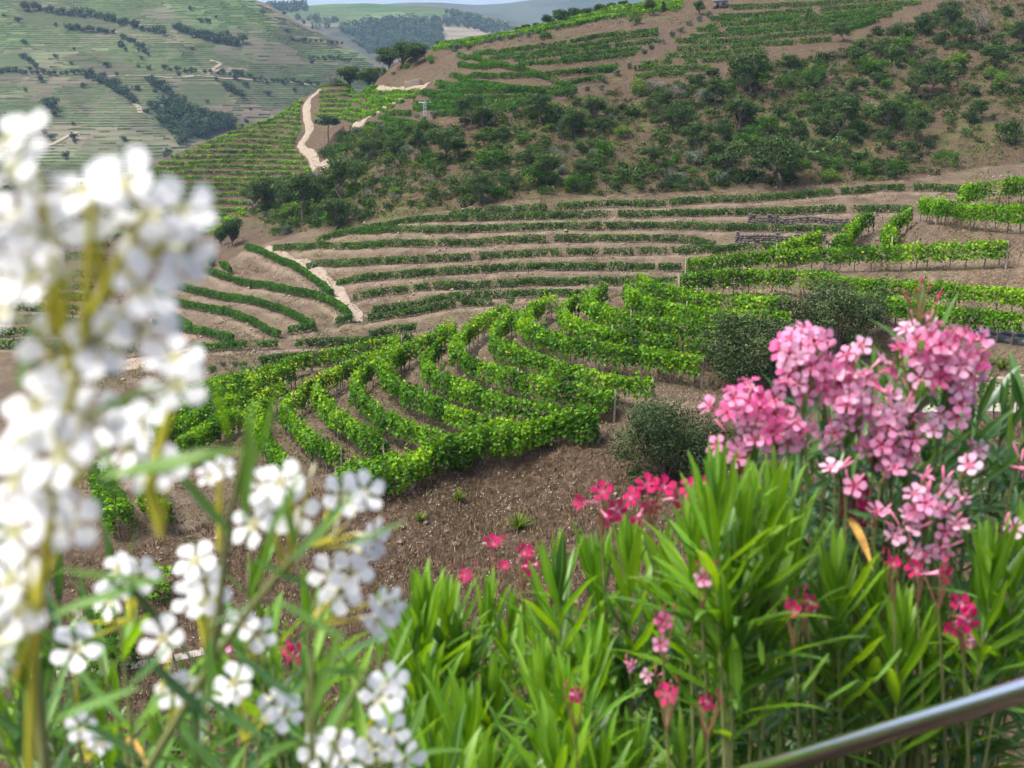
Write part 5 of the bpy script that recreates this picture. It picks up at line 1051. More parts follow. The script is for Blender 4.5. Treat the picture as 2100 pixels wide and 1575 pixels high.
# =====================================================================
# oleanders in the foreground
# =====================================================================
def leaf_mesh(name,curve,fold,mat,wid=.122):
    t=np.array([0,.06,.16,.30,.46,.62,.78,.90,1.0]); w=wid*.5*np.array([.14,.30,.62,.88,1.0,.93,.68,.36,.02]); n=len(t)
    V=[]
    for i in range(n):
        z0=-curve*t[i]**2+.05*math.sin(t[i]*9)*.3
        for u in (-1,-.5,0,.5,1): V.append((t[i]*(1-.12*curve*t[i]),w[i]*u,z0+fold*abs(u)*w[i]))
    ii=np.arange(n*5).reshape(n,5); F=np.stack([ii[:-1,:-1],ii[1:,:-1],ii[1:,1:],ii[:-1,1:]],-1).reshape(-1,4)
    return np_mesh(name,np.array(V),F,smooth=True,mats=[mat])
M_NEW=leaf_mat('oleander_leaf_young',[(0,(.070,.195,.010)),(.5,(.115,.275,.013)),(1,(.19,.36,.02))],trans=.45,rough=.38,spec=.45,midrib=(.20,.34,.06),tcol=1.5)
M_OLD=leaf_mat('oleander_leaf_mature',[(0,(.020,.070,.018)),(.5,(.036,.110,.022)),(1,(.062,.155,.028))],trans=.25,rough=.33,spec=.5,midrib=(.12,.22,.06),tcol=1.5)
M_MID=leaf_mat('oleander_leaf_mid',[(0,(.036,.105,.016)),(.5,(.065,.165,.022)),(1,(.105,.225,.03))],trans=.32,rough=.36,spec=.5,midrib=(.16,.28,.07),tcol=1.5)
LM={k:[leaf_mesh('oleander_leaf',c,f,m) for c,f in ((.10,.35),(.25,.45),(-.04,.3),(.45,.3))] for k,m in (('new',M_NEW),('old',M_OLD),('mid',M_MID))}
LM['dry']=[leaf_mesh('oleander_leaf_dry',.6,.6,noise_mat('dry_leaf',(.30,.14,.05),(.55,.36,.08),9,.7,.1))]
M_STEM=noise_mat('oleander_stem',(.10,.13,.035),(.20,.21,.07),12,.6,.1,spec=.4); M_STEMB=noise_mat('oleander_old_stem',(.10,.075,.05),(.20,.16,.11),14,.8,.3)
M_STALK=noise_mat('flower_stalk',(.36,.36,.03),(.55,.50,.05),12,.6,0); M_STALKR=noise_mat('red_flower_stalk',(.20,.09,.05),(.32,.20,.10),12,.6,0)
def petal_mat(name,edge,mid,throat,tr=.5):
    m,t=newmat(name); tc=N(t,'ShaderNodeTexCoord'); vl=N(t,'ShaderNodeVectorMath',operation='LENGTH'); t.links.new(tc.outputs['Object'],vl.inputs[0])
    rp=ramp(t,[(.10,throat),(.30,mid),(.62,edge),(.95,tuple(min(.9,c*1.05) for c in edge))]); t.links.new(vl.outputs['Value'],rp.inputs[0])
    oi=N(t,'ShaderNodeObjectInfo'); hs=N(t,'ShaderNodeHueSaturation'); mr=N(t,'ShaderNodeMapRange'); mr.inputs[3].default_value=.82; mr.inputs[4].default_value=1.06; t.links.new(oi.outputs['Random'],mr.inputs[0]); t.links.new(mr.outputs[0],hs.inputs['Value']); t.links.new(rp.outputs[0],hs.inputs['Color'])
    p=N(t,'ShaderNodeBsdfPrincipled',Roughness=.6); p.inputs['Specular IOR Level'].default_value=.2; t.links.new(hs.outputs[0],p.inputs['Base Color'])
    tl=N(t,'ShaderNodeBsdfTranslucent'); t.links.new(hs.outputs[0],tl.inputs[0]); mi=N(t,'ShaderNodeMixShader'); mi.inputs[0].default_value=tr; t.links.new(p.outputs[0],mi.inputs[1]); t.links.new(tl.outputs[0],mi.inputs[2])
    o=N(t,'ShaderNodeOutputMaterial'); t.links.new(mi.outputs[0],o.inputs[0]); return m
PM={'white':(petal_mat('white_petal',(.86,.86,.85),(.86,.86,.83),(.80,.74,.40)),noise_mat('white_tube',(.62,.62,.34),(.78,.77,.55),10,.6,0)),
 'pink':(petal_mat('pink_petal',(.89,.38,.58),(.87,.22,.42),(.68,.04,.15)),noise_mat('pink_tube',(.62,.13,.22),(.75,.30,.42),10,.6,0)),
 'pale':(petal_mat('pale_pink_petal',(.90,.54,.69),(.88,.36,.53),(.72,.12,.22)),noise_mat('pale_pink_tube',(.70,.30,.38),(.80,.50,.58),10,.6,0)),
 'deep':(petal_mat('deep_pink_petal',(.82,.17,.40),(.78,.10,.29),(.60,.03,.12)),noise_mat('deep_pink_tube',(.55,.08,.14),(.70,.24,.36),10,.6,0)),
 'crimson':(petal_mat('crimson_petal',(.56,.018,.13),(.62,.03,.17),(.75,.38,.45)),noise_mat('crimson_tube',(.62,.12,.24),(.78,.40,.52),10,.6,0))}
def flower_mesh(kind,seed,cup=.18,tube_l=1.1,open_=1.0):
    g=np.random.default_rng(seed); Vs=[];Fs=[];mi=[];o=0
    for k in range(5):
        a0=k*2*math.pi/5+g.normal(0,.06); rs_=np.array([.10,.28,.48,.70,.88,1.0]); hw=np.array([.14,.26,.39,.48,.42,.18])*g.uniform(.92,1.1); V=[]
        lift=g.normal(cup,.07)
        for i,r in enumerate(rs_):
            for u in (-1,-.33,.33,1):
                an=u*hw[i]+.10*r; rr=r*open_*(1-.05*u*u); x=rr*math.cos(an)*1.0; y=rr*math.sin(an); z=lift*r*r*(1.6-r)+.10*u*r*r+g.normal(0,.012)+(1-open_)*r*1.1
                V.append((x*math.cos(a0)-y*math.sin(a0),x*math.sin(a0)+y*math.cos(a0),z))
        ii=np.arange(24).reshape(6,4); F=np.stack([ii[:-1,:-1],ii[1:,:-1],ii[1:,1:],ii[:-1,1:]],-1).reshape(-1,4); Vs.append(np.array(V));Fs.append(F+o);o+=24; mi+= [0]*len(F)
    V,F=tube(np.array([[0,0,.05],[0,0,-.18],[0,0,-.5],[0,0,-tube_l]]),[.24,.17,.10,.06],8); Vs.append(V);Fs.append(F+o); mi+=[1]*len(F)
    return np_mesh('flower_'+kind,np.concatenate(Vs),np.concatenate(Fs),smooth=True,mats=list(PM[kind]),matidx=mi)
FM={k:[flower_mesh(k,s,c) for s,c in ((1,.12),(2,.28),(3,.45),(4,.05))] for k in PM}
FM['trumpet']=[flower_mesh('crimson',7,.75,1.6,.72),flower_mesh('crimson',8,.6,1.5,.8)]
def bud_mesh(kind):
    P=np.array([[0,0,-.9],[0,0,-.5],[0,0,0],[0,0,.4],[0,0,.75],[0,0,.95]]); V,F=tube(P,[.07,.12,.20,.24,.16,.01],7); return np_mesh('bud_'+kind,V,F,smooth=True,mats=[PM[kind][1] if kind!='crimson' else PM[kind][0]])
BM={k:bud_mesh(k) for k in PM}
RG=random.Random(2024)
def frame(x_axis,up):
    x=Vector(x_axis).normalized(); y=Vector(up).cross(x)
    if y.length<1e-4: y=Vector((0,1,0)).cross(x)
    y.normalize(); z=x.cross(y); return Matrix((x,y,z)).transposed()
def put(name,me,parent,org,pos,rot3,scale):
    o=bpy.data.objects.new(name,me); COL.objects.link(o); o.parent=parent
    m=rot3.to_4x4(); m.translation=Vector(pos)-Vector(org); o.matrix_basis=m@Matrix.Diagonal((*scale,1)); return o
def stem_tube(pts,r0,r1,mat,name,parent,org,k=7):
    P=smooth_line(np.array([tuple(p)+() for p in pts],float),.03,3) if len(pts)>2 else np.array([tuple(p) for p in pts],float)
    V,F=tube(P,np.linspace(r0,r1,len(P)),k); o=link(name,np_mesh(name,V-np.array(tuple(org)),F,smooth=True,mats=[mat]),parent); return o,P
class Shrub:
    def __init__(s,label,px,Y,group=None,name='oleander_shrub'):
        x=float(ray(px,1400)[0])*Y; z=float(near_profile(np.array([x]),np.array([Y]))[0]); s.org=Vector((x,Y,z)); s.o=thing(name,label,'flowering shrub',tuple(s.org),group); s.n=0
    def shoot(s,tip,leafy,nl,L,kind='new',spread=31,base=None,low=54,mat=None,r=.0045,seed=None):
        """an upright shoot ending at tip; leaves in whorls of three along its last leafy metres"""
        tip=Vector(tip); g=RG; b=Vector(base) if base is not None else Vector((s.org.x+(tip.x-s.org.x)*.45+g.uniform(-.08,.08),s.org.y+(tip.y-s.org.y)*.5,s.org.z-.02)); b.z=float(near_profile(np.array([b.x]),np.array([b.y]))[0])-.03 if base is None else b.z
        mid=Vector((b.x*.45+tip.x*.55,b.y*.45+tip.y*.55,b.z*.42+tip.z*.58)); mid+=Vector((g.uniform(-.03,.03),g.uniform(-.03,.03),0))
        near_tip=tip-Vector(((tip.x-mid.x)*.25+g.uniform(-.01,.01),(tip.y-mid.y)*.25,max(.05,(tip.z-mid.z)*.35)))
        st,P=stem_tube([b,mid,near_tip,tip],r*1.9,r*.55,mat or M_STEM,'shoot',s.o,s.org); 
        cum=np.r_[0,np.cumsum(np.linalg.norm(np.diff(P,axis=0),axis=1))]; tot=cum[-1]; nodes=max(2,nl//3); ph=g.uniform(0,6.28)
        for k in range(nodes):
            f=k/(nodes-1); d=leafy*f**1.15; q=max(0,tot-d); p=np.array([np.interp(q,cum,P[:,c]) for c in range(3)]); q2=min(tot,q+.02); q1=max(0,q2-.04); T=Vector([np.interp(q2,cum,P[:,c])-np.interp(q1,cum,P[:,c]) for c in range(3)]).normalized()
            A=T.orthogonal().normalized(); B=T.cross(A); ph+=math.pi/3+g.uniform(-.15,.15)
            for j in range(3):
                a=ph+j*2.094+g.uniform(-.2,.2); al=R((8+(spread-8)*min(1,f*2.2)+(low-spread)*max(0,f-.45)/.55)+g.uniform(-7,7))
                rad=A*math.cos(a)+B*math.sin(a); dr=T*math.cos(al)+rad*math.sin(al); up=T*math.sin(al)-rad*math.cos(al)
                ln=L*(.55+.45*min(1,f*2.5+.25))*g.uniform(.85,1.12)
                kd=kind if kind!='new' else ('mid' if g.random()<(.08 if f<.6 else .40) else 'new')
                if g.random()<.003 and f>.5: kd='dry'
                ms=LM[kd]; put('leaf',ms[(g.choice((0,0,1,2,3)) if f>.3 else g.choice((0,2)))%len(ms)],st,s.org,p,frame(dr,up),(ln,ln*g.uniform(.7,1.3),ln)); s.n+=1
        st.location=(0,0,0); return st
    def leaf(s,a,b,kind='mid',w=1.0,up=(0,-.5,.85),parent=None):
        a=Vector(a);b=Vector(b); L=(b-a).length; put('leaf',LM[kind][0 if kind!='dry' else 0],parent or s.o,s.org,a,frame(b-a,up),(L,L*w,L))
    def stem(s,pts,r0,r1,mat=None): return stem_tube(pts,r0,r1,mat or M_STEMB,'stem',s.o,s.org)[0]
    def cluster(s,base,flowers,kind,stalk,buds=()):
        """flowers: (position, facing, radius, kind); pedicels run back to base"""
        base=Vector(base); Vs=[];Fs=[];o=0
        for p,f,r,k in list(flowers)+[(p,f,r,None) for p,f,r in buds]:
            p=Vector(p); f=Vector(f).normalized(); tail=p-f*r*1.0; midp=(base+tail)*.5+Vector((0,0,-.002)); V,F=tube(np.array([tuple(base),tuple(midp),tuple(tail)]),[.0022,.0018,.0014],5); Vs.append(V);Fs.append(F+o);o+=len(V)
        c=link('flower_cluster',np_mesh('flower_cluster',np.concatenate(Vs)-np.array(tuple(s.org)),np.concatenate(Fs),smooth=True,mats=[stalk]),s.o)
        for p,f,r,k in flowers:
            q=Vector(f).to_track_quat('Z','Y')@Quaternion((0,0,1),RG.uniform(0,6.28)); put('flower',RG.choice(FM[k]),c,s.org,p,q.to_matrix(),(r,r,r))
        for p,f,r in buds:
            q=Vector(f).to_track_quat('Z','Y'); put('bud',BM[kind],c,s.org,p,q.to_matrix(),(r*.6,r*.6,r))
        return c
    def dome(s,px,py,Y,rpx,n,kind,fr=.024,buds=4,stalk=None,kinds=None,squash=.8,stem_to=None):
        c=at(px,py,Y); Rm=rpx*Y/FPX; g=RG; base=c+Vector((0,.03,-Rm*1.15)); fl=[];bd=[]; subs=[Vector((g.uniform(-.42,.42)*Rm,g.uniform(-.2,.2)*Rm,g.uniform(-.45,.35)*Rm)) for _ in range(3)]
        k=0;tr=0; pts=[]
        while k<n and tr<600:
            tr+=1; d=Vector((g.gauss(0,1),g.gauss(0,1),g.gauss(0,1))).normalized()
            if d.dot(Vector((0,-.75,.55)))<-.05: continue
            sc=subs[k%3]; p=c+sc+Vector((d.x*Rm,d.y*Rm*.8,d.z*Rm*squash))*g.uniform(.45,.88)
            if any((p-q).length<fr*.95 for q in pts): continue
            pts.append(p); f=d*.75+Vector((0,-.45,.25))+Vector((g.gauss(0,.28),g.gauss(0,.28),g.gauss(0,.28))); fl.append((p,f,fr*g.uniform(.88,1.12),g.choice(kinds or [kind]))); k+=1
        for j in range(buds):
            d=Vector((g.gauss(0,.7),g.gauss(0,.5),abs(g.gauss(0,.6))+.2)).normalized(); bd.append((c+d*Rm*g.uniform(.6,1.05),d+Vector((0,0,.3)),fr*.75))
        s.cluster(base,fl,kind,stalk or M_STALKR,bd)
        b=Vector((s.org.x+(c.x-s.org.x)*.5,s.org.y+(c.y-s.org.y)*.6,s.org.z)); b.z=float(near_profile(np.array([b.x]),np.array([b.y]))[0])
        s.shoot(base,.34,15 if rpx>45 else 6,.17,'old',spread=55,low=80,base=b) if rpx>28 else stem_tube([b,(b+base)*.5+Vector((g.uniform(-.04,.04),.02,0)),base],.004,.002,M_STEM,'stem',s.o,s.org)
# ---- green shoots of the crimson oleanders ---------------------------
cr1=Shrub('crimson oleander with tall lime-green shoots at the bottom centre',930,2.3)
cr2=Shrub('crimson oleander with upright shoots right of the bottom centre',1280,2.3)
cr3=Shrub('crimson oleander with the tallest lime-green shoot, before the pink one',1560,2.1)
cr4=Shrub('crimson oleander with green shoots at the right edge above the steel rail',1930,2.3)
def S(sh,lst,kind='new'):
    for t in lst:
        px,py,Y,lp=t[:4]; L=(t[4] if len(t)>4 else .165); nl=int((t[5] if len(t)>5 else 24)*1.25); Y*=1.2; L*=1.36; lp*=1.45; k=t[6] if len(t)>6 else kind
        sh.shoot(at(px,py+L*.66*FPX/Y,Y),lp*Y/FPX,nl,L,k)
S(cr1,[(868,1150,2.25,170),(915,1160,2.35,170,.16),(850,1200,2.2,200),(1000,1165,2.45,170,.15,21),(1045,1195,2.5,150,.14,21),(935,1235,2.3,160),(880,1330,2.1,200,.16,27),(960,1370,1.95,200,.16,27),(840,1420,2.0,200,.16,24),(1010,1330,2.25,190,.15,24),(900,1460,1.8,160,.15,21),(990,1480,1.85,170,.15,21)])
S(cr2,[(1145,1085,2.3,190,.17,24),(1225,1060,2.35,210,.165,27),(1290,1040,2.3,200,.165,27),(1360,1060,2.35,200,.16,24),(1110,1290,2.05,210,.16,24),(1165,1320,2.0,200,.16,27),(1210,1260,2.15,200,.155,24),(1275,1290,2.3,190,.15,21,'mid'),(1330,1250,2.5,180,.15,21,'mid'),(1140,1440,1.85,170,.15,21),(1230,1450,1.9,180,.15,21),(1300,1440,2.0,170,.15,21)])
S(cr3,[(1465,905,2.0,230,.175,30),(1525,935,2.05,220,.17,27),(1585,920,2.1,220,.165,27),(1420,985,2.15,200,.165,24),(1625,1000,2.2,200,.16,21),(1490,1090,2.0,220,.16,24),(1560,1130,2.1,200,.16,24,'mid'),(1400,1180,2.25,200,.15,21,'mid'),(1450,1350,2.2,180,.14,18,'mid'),(1400,1450,2.05,150,.14,18),(1530,1380,2.4,170,.14,18,'mid')])
S(cr4,[(1715,1070,2.15,220,.165,27),(1790,1110,2.2,210,.16,24),(1845,1195,2.1,200,.16,27),(1905,1190,2.2,190,.155,24),(2035,1035,2.15,220,.165,27),(2090,1020,2.2,220,.165,24),(2000,1120,2.3,200,.155,21,'mid'),(1760,1300,2.35,180,.15,18,'mid'),(1660,1290,2.4,180,.15,18,'mid'),(1880,1330,2.5,170,.15,18,'mid'),(2060,1240,2.4,190,.15,18,'mid'),(2140,1150,2.2,200,.16,21)])
bks=[Shrub('leafy oleander filling the bottom centre behind the lime-green shoots',1150,3.4),Shrub('leafy oleander behind the tallest lime-green shoot',1550,3.4),Shrub('leafy oleander behind the steel rail at the lower right',1950,3.4)]
for i in range(54):
    px=RG.uniform(810,2130); py=RG.uniform(1270,1600); Y=RG.uniform(2.75,3.5)
    bk=bks[i%3]; bk.shoot(at(px,py,Y),.42,21,.19,RG.choice(('mid','new','new','new')),spread=42,low=75)
# crimson flowers
def crim(sh,px,py,Y,pts):
    Y*=1.2
    fl=[(at(px+a,py+b,Y+RG.uniform(-.03,.03)),Vector((fx_,-.55,fz_)),.028*s_,k) for a,b,fx_,fz_,s_,k in pts]
    sh.cluster(at(px,py+75,Y+.02),fl,'crimson',M_STALKR,[(at(px+RG.uniform(-30,30),py-RG.uniform(0,30),Y),Vector((RG.uniform(-.5,.5),-.1,1)),.014) for _ in range(3)])
    sh.stem([at(px,py+75,Y+.02),at(px+10,py+260,Y+.05),at(px+20,py+520,Y+.1)],.003,.005,M_STEM)
T_='trumpet';C_='crimson'
crim(cr2,1235,1025,2.25,[(-35,5,-.9,.2,1,T_),(0,-15,-.2,.7,1,C_),(30,20,.2,.1,1,C_),(10,35,.5,-.4,.8,T_)])
crim(cr2,1335,1010,2.25,[(-40,10,-.7,.5,1,C_),(-8,-15,-.1,.9,1.1,C_),(25,-12,.3,.8,1.1,C_),(48,12,.9,.3,1,C_),(0,30,0,-.3,1,C_),(-25,50,-.4,-.6,.9,T_)])
crim(cr3,1432,1000,2.25,[(-20,0,-.5,.5,1,C_),(10,-8,.1,.8,1,C_),(30,20,.6,-.1,1,C_),(0,30,-.1,-.2,.9,C_)])
crim(cr1,1010,1118,2.5,[(0,0,-.1,1.2,1.15,T_)]); crim(cr1,1072,1140,2.45,[(0,-5,.4,.9,1.1,T_),(12,22,.5,.2,.9,C_),(-38,25,-.2,1,.8,T_)]); crim(cr1,1103,1158,2.5,[(0,0,.9,.4,1,T_)]); crim(cr1,955,1180,2.6,[(0,0,-.3,.5,.8,C_)]); crim(cr2,1128,1200,2.6,[(0,0,.4,.3,.8,C_)])
crim(cr4,1757,1010,2.35,[(0,-25,.1,.5,1.1,C_),(12,8,.3,.2,1.2,C_),(-10,30,-.2,-.1,1.2,C_),(5,55,.2,-.6,1,T_)])
crim(cr4,1882,1168,2.05,[(0,0,-.8,.4,1,T_)]); crim(cr4,1925,1175,2.05,[(0,0,.8,.3,1.15,T_)]); crim(cr4,1975,1265,2.05,[(-5,-25,.1,.6,1,C_),(10,5,.2,.1,1.1,C_),(-15,15,-.6,-.3,1,T_)]); crim(cr4,1832,1160,2.05,[(0,0,-.2,.8,.8,T_)])
crim(cr3,1628,1255,1.95,[(0,0,-.3,.6,.9,T_)]); crim(cr3,1660,1235,2.0,[(0,0,.3,.4,.8,C_)]); crim(cr3,1368,1425,1.85,[(0,0,-.2,.6,.9,C_)]); crim(cr2,1360,1275,1.9,[(0,0,.2,.3,.8,'deep'),(-5,45,.1,.2,.7,'pink')]); crim(cr2,1440,1185,1.95,[(0,0,.2,.3,.8,'pink')]); crim(cr2,1180,1425,1.8,[(0,0,.4,.2,.6,C_)]); crim(cr3,1450,1440,1.85,[(0,0,.5,.3,.7,C_)])
for a,b,w in [((1503,1300),(1516,1435),1.7),((1556,1308),(1566,1368),1.9),((1512,1415),(1522,1470),1.6),((1700,1340),(1640,1420),.9),((1850,1330),(1790,1400),.9),((1690,1440),(1760,1390),.8)]: cr3.leaf(at(*a,2.3),at(*b,2.28),'new',w)
# ---- pink oleander at right ------------------------------------------
pk=Shrub('pink oleander with big rounded flower heads at the right',1780,3.1); pk2=Shrub('dark-leaved oleander under the pink flower heads',1880,3.3)
for px,py,r,n,kinds in [(1655,735,78,24,('pink','pink','deep')),(1735,775,72,20,('pink','deep')),(1745,815,52,10,('pink',)),(1885,725,80,24,('pink','pink','deep')),(1955,735,66,18,('pink','deep')),(1955,830,40,7,('pink',)),(1545,855,76,22,('pink','deep','deep')),(1525,910,66,18,('pink',)),(1600,885,40,7,('pink',)),
   (1835,865,66,16,('pink',)),(1870,900,46,9,('pink',)),(1800,930,40,6,('pink',)),(1845,935,34,6,('pink',)),(1745,1000,28,3,('pink',)),(1905,1045,50,10,('pink',)),(1855,1085,40,6,('pink',)),(1945,1075,36,6,('pink','deep')),(1930,1120,34,5,('pink',)),(2000,930,26,3,('pink',)),(1980,960,22,2,('pink',)),(1660,890,26,3,('deep',)),(2095,945,24,2,('pink',)),(2060,1085,24,2,('pink',)),(1800,1060,26,3,('pink',)),(1345,1385,20,2,('pink',)),(1700,885,30,4,('pink',)),(1770,905,26,3,('pink',)),(1815,975,24,3,('pink',)),(1890,985,26,3,('pink',)),(1935,985,22,2,('pink',)),(1980,1020,20,2,('pink',)),(1720,960,20,2,('pink',)),(1870,1130,26,3,('pink',)),(1410,1285,14,1,('pink',)),(1990,1330,20,2,('pink',)),(1290,1360,18,2,('pink',))]:
    pk.dome(px,py,2.75 if py<960 else (2.62 if px>1500 else 2.45),r*1.06,max(1,int(n*(1.0 if py<900 else .55))),'pink',.028 if px>1500 else .018,buds=2 if r<40 else 4,kinds=tuple(kinds)*2+('pale','pale'))
# the red-budded tip that stands above the flowers
pk.cluster(at(1888,655,2.7),[],'crimson',M_STALKR,[(at(1862,612,2.7),Vector((-.5,0,1)),.02),(at(1890,585,2.7),Vector((0,0,1)),.022),(at(1924,610,2.7),Vector((.5,0,1)),.021),(at(1880,600,2.7),Vector((-.1,0,1)),.014),(at(1905,590,2.7),Vector((.2,0,1)),.014)])
pk.shoot(at(1890,690,2.75),.16,15,.17,'mid',spread=30,low=50); pk.shoot(at(1840,760,2.85),.12,12,.15,'mid',spread=40,low=60); pk.shoot(at(1790,770,2.9),.10,9,.13,'mid',spread=40)
for i in range(40):
    px=RG.uniform(1600,2130); py=RG.uniform(890,1330); Y=RG.uniform(2.95,3.5); (pk if i%2 else pk2).shoot(at(px,py,Y),.34,15,.20,RG.choice(('old','old','old','mid')),spread=48,low=85)
for px,py in [(1690,930),(1760,900),(1825,1010),(1900,980),(1985,900),(2055,870),(2110,830),(1625,985),(1860,960),(2010,820)]: pk2.shoot(at(px,py,3.0),.30,15,.21,'old',spread=50,low=80)
for a,b in [((1640,960),(1760,830)),((1700,860),(1600,800)),((1850,1010),(1990,870)),((1900,1010),(2070,830)),((2010,900),(1960,790)),((2085,1000),(2000,850)),((1790,960),(1660,850)),((1760,1100),(1690,1010)),((1960,1180),(1890,1060)),((2060,940),(2090,790)),((1880,860),(1850,760)),((2000,1010),(2120,900))]:
    pk.leaf(at(*a,2.9),at(*b,2.8),RG.choice(('old','mid')))
# ---- white oleander at left ------------------------------------------
wh=Shrub('white oleander with large blurred blossoms nearest the camera at left',110,.75)
w3=Shrub('leafy white oleander stems without blossom at the bottom left',300,1.7)
w2=Shrub('white oleander branch with smaller blossoms at the lower left',560,1.15)
def white(sh,base,Y,pts,r=.024,buds=()):
    if sh is w2: Y*=1.22; r*=1.17; pts=[p for i,p in enumerate(pts) if len(pts)<3 or i%3!=2]
    else: r*=.96
    r*=1.05
    fl=[(at(x,y,Y+RG.uniform(-.03,.03)),Vector(((x-base[0])/180+RG.gauss(0,.2),-.8,(base[1]-y)/220+RG.gauss(0,.2))),r*RG.uniform(.9,1.12),'white') for x,y in pts]
    sh.cluster(at(base[0],base[1],Y+.02),fl,'white',M_STALK,[(at(x,y,Y),Vector(((x-base[0])/150,-.1,1)),.014) for x,y in buds])
Y0=.70
white(wh,(150,620),Y0,[(20,285),(28,345)],.0245)
white(wh,(215,610),Y0,[(165,390),(255,380),(310,440),(370,430),(335,525),(265,460),(385,510)],.022,[(200,440)])
white(wh,(110,690),Y0,[(30,445),(95,480),(15,540),(65,570)],.0235,[(120,560),(150,560)])
white(wh,(120,760),Y0,[(10,640),(290,595),(285,675),(200,700),(125,720)],.022)
white(wh,(140,1000),Y0+.03,[(145,790),(75,830),(185,855),(45,900),(125,930),(30,985),(105,1010)],.024)
white(wh,(60,1260),Y0+.05,[(90,1050),(140,1070),(30,1090)],.023); white(wh,(30,1400),Y0+.05,[(20,1190),(40,1250),(-5,1330),(10,1290)],.024)
white(wh,(300,1000),Y0+.1,[(355,735),(360,790)],.021); white(wh,(330,1100),.85,[(235,880),(280,870),(260,920),(300,960),(330,965)],.021,[(300,900)])
white(w2,(450,1130),1.0,[(430,975),(455,960)],.012); white(w2,(590,1180),1.0,[(540,1000),(575,990),(555,1050),(600,1045),(520,1075),(570,1090)],.022,[(640,970),(605,965)])
white(w2,(640,1120),1.02,[(700,1015),(745,1010),(775,1055),(765,1100),(745,1130)],.021,[(690,1080),(720,1060)])
white(w2,(640,1280),1.05,[(680,1180),(720,1175),(760,1200),(700,1215),(775,1265),(740,1280),(790,1240)],.021,[(655,1250)])
white(w2,(420,1330),1.0,[(400,1150),(420,1190),(375,1205),(395,1225),(430,1215),(365,1160)],.02); white(w2,(330,1420),1.0,[(335,1310)],.024); white(w2,(160,1440),1.0,[(155,1330)],.024)
white(w2,(270,1270),1.05,[(240,1170),(270,1185),(210,1200),(290,1180),(225,1230)],.019,[(160,1260),(165,1290)])
white(w2,(500,1520),1.1,[(480,1400),(465,1430),(510,1420),(560,1440),(585,1460),(545,1465)],.02); white(w2,(520,1360),1.1,[(495,1280),(530,1300),(545,1340)],.017)
white(w2,(690,1620),1.15,[(650,1540),(690,1530),(670,1560),(710,1555)],.022); white(w2,(740,1560),1.15,[(780,1430),(800,1400),(775,1480),(800,1500),(770,1530),(810,1545),(830,1560)],.022); white(w2,(180,1560),1.05,[(165,1490),(205,1520)],.014); white(w2,(350,1480),1.05,[(355,1420),(385,1405)],.017)
# stems and single leaves of the white oleander
wh.stem([at(60,1700,.8),at(60,1400,.78),at(110,1000,.74),at(150,800,.70),at(190,620,.66)],.0036,.0024,M_STALK); wh.stem([at(190,640,.66),at(230,560,.65),at(250,520,.65)],.003,.002,M_STALK); wh.stem([at(170,700,.67),at(185,560,.65),at(190,420,.64)],.003,.002,M_STALK); wh.stem([at(150,760,.68),at(120,650,.66),at(105,520,.65)],.003,.002,M_STALK)
w2.stem([at(110,1750,1.05),at(100,1560,1.05),at(80,1400,1.05),at(60,1250,1.05)],.007,.005,M_STEM); w2.stem([at(230,1700,1.1),at(330,1530,1.1),at(450,1330,1.08),at(560,1190,1.05),at(620,1120,1.03)],.0048,.003,M_STEM); w2.stem([at(430,1400,1.05),at(455,1200,1.02),at(470,1050,1.0),at(500,930,.98)],.004,.0025,M_STEM)
w2.stem([at(640,1700,1.15),at(690,1480,1.15),at(770,1340,1.15)],.003,.002,M_STEM); w2.stem([at(640,1560,1.15),at(640,1420,1.15),at(640,1330,1.15)],.004,.003,M_STEM)
for a,b,Ya,k,w in [((505,925),(195,965),.80,'new',1.15),((185,855),(335,775),.72,'new',1.3),((480,1110),(355,945),.95,'mid',.9),((505,1080),(505,830),.95,'mid',.9),((525,960),(560,790),.95,'new',.8),((545,1120),(610,960),.95,'mid',1),((470,900),(440,790),.95,'new',.7),((600,1160),(720,1000),1.0,'mid',1),((610,1130),(580,1010),1.02,'mid',1),
  ((560,1230),(720,1310),1.0,'mid',.9),((520,1240),(420,1280),1.0,'mid',1),((430,1300),(430,1460),1.0,'mid',1.2),((640,1480),(690,1290),1.1,'mid',1),((690,1350),(800,1290),1.1,'old',1),((760,1380),(640,1370),1.1,'mid',.8),((300,1240),(200,1170),1.0,'mid',1),((100,1270),(330,1170),1.0,'mid',.8),((330,1200),(120,1160),.95,'mid',.7),((60,1600),(40,1420),1.0,'old',1.1),((110,1480),(280,1400),1.0,'mid',.9),((300,1560),(160,1470),1.05,'old',1),((430,1480),(300,1340),1.05,'old',1),((370,1500),(500,1620),1.05,'mid',1.1),((480,1340),(620,1440),1.05,'old',1),((400,1420),(560,1520),1.1,'old',1),((90,1330),(0,1240),.9,'old',1),((40,820),(60,640),.75,'mid',1.3),((130,800),(30,700),.75,'mid',1.2),((200,900),(250,1010),.8,'mid',1),((250,1030),(170,930),.8,'old',1),((640,1210),(520,1140),1.05,'mid',1),((700,1130),(830,1060),1.1,'mid',.8),((230,1330),(130,1290),1.0,'old',1),((260,1420),(350,1310),1.0,'old',.9),((330,1290),(260,1180),1.0,'old',.9)]:
    wsh=wh if Ya<.9 else w2; wsh.leaf(at(*a,Ya),at(b[0],b[1],Ya-.02),k,w)
for i in range(42):
    px=RG.uniform(-20,820); py=RG.uniform(1120,1560) if i%2 else RG.uniform(1330,1620); (w2 if i%2 else w3).shoot(at(px,py,RG.uniform(1.5,2.1)),.28,12,.16,RG.choice(('mid','old','new')),spread=45,low=75)
lw=Shrub('oleander with crimson buds low behind the white one',480,2.4)
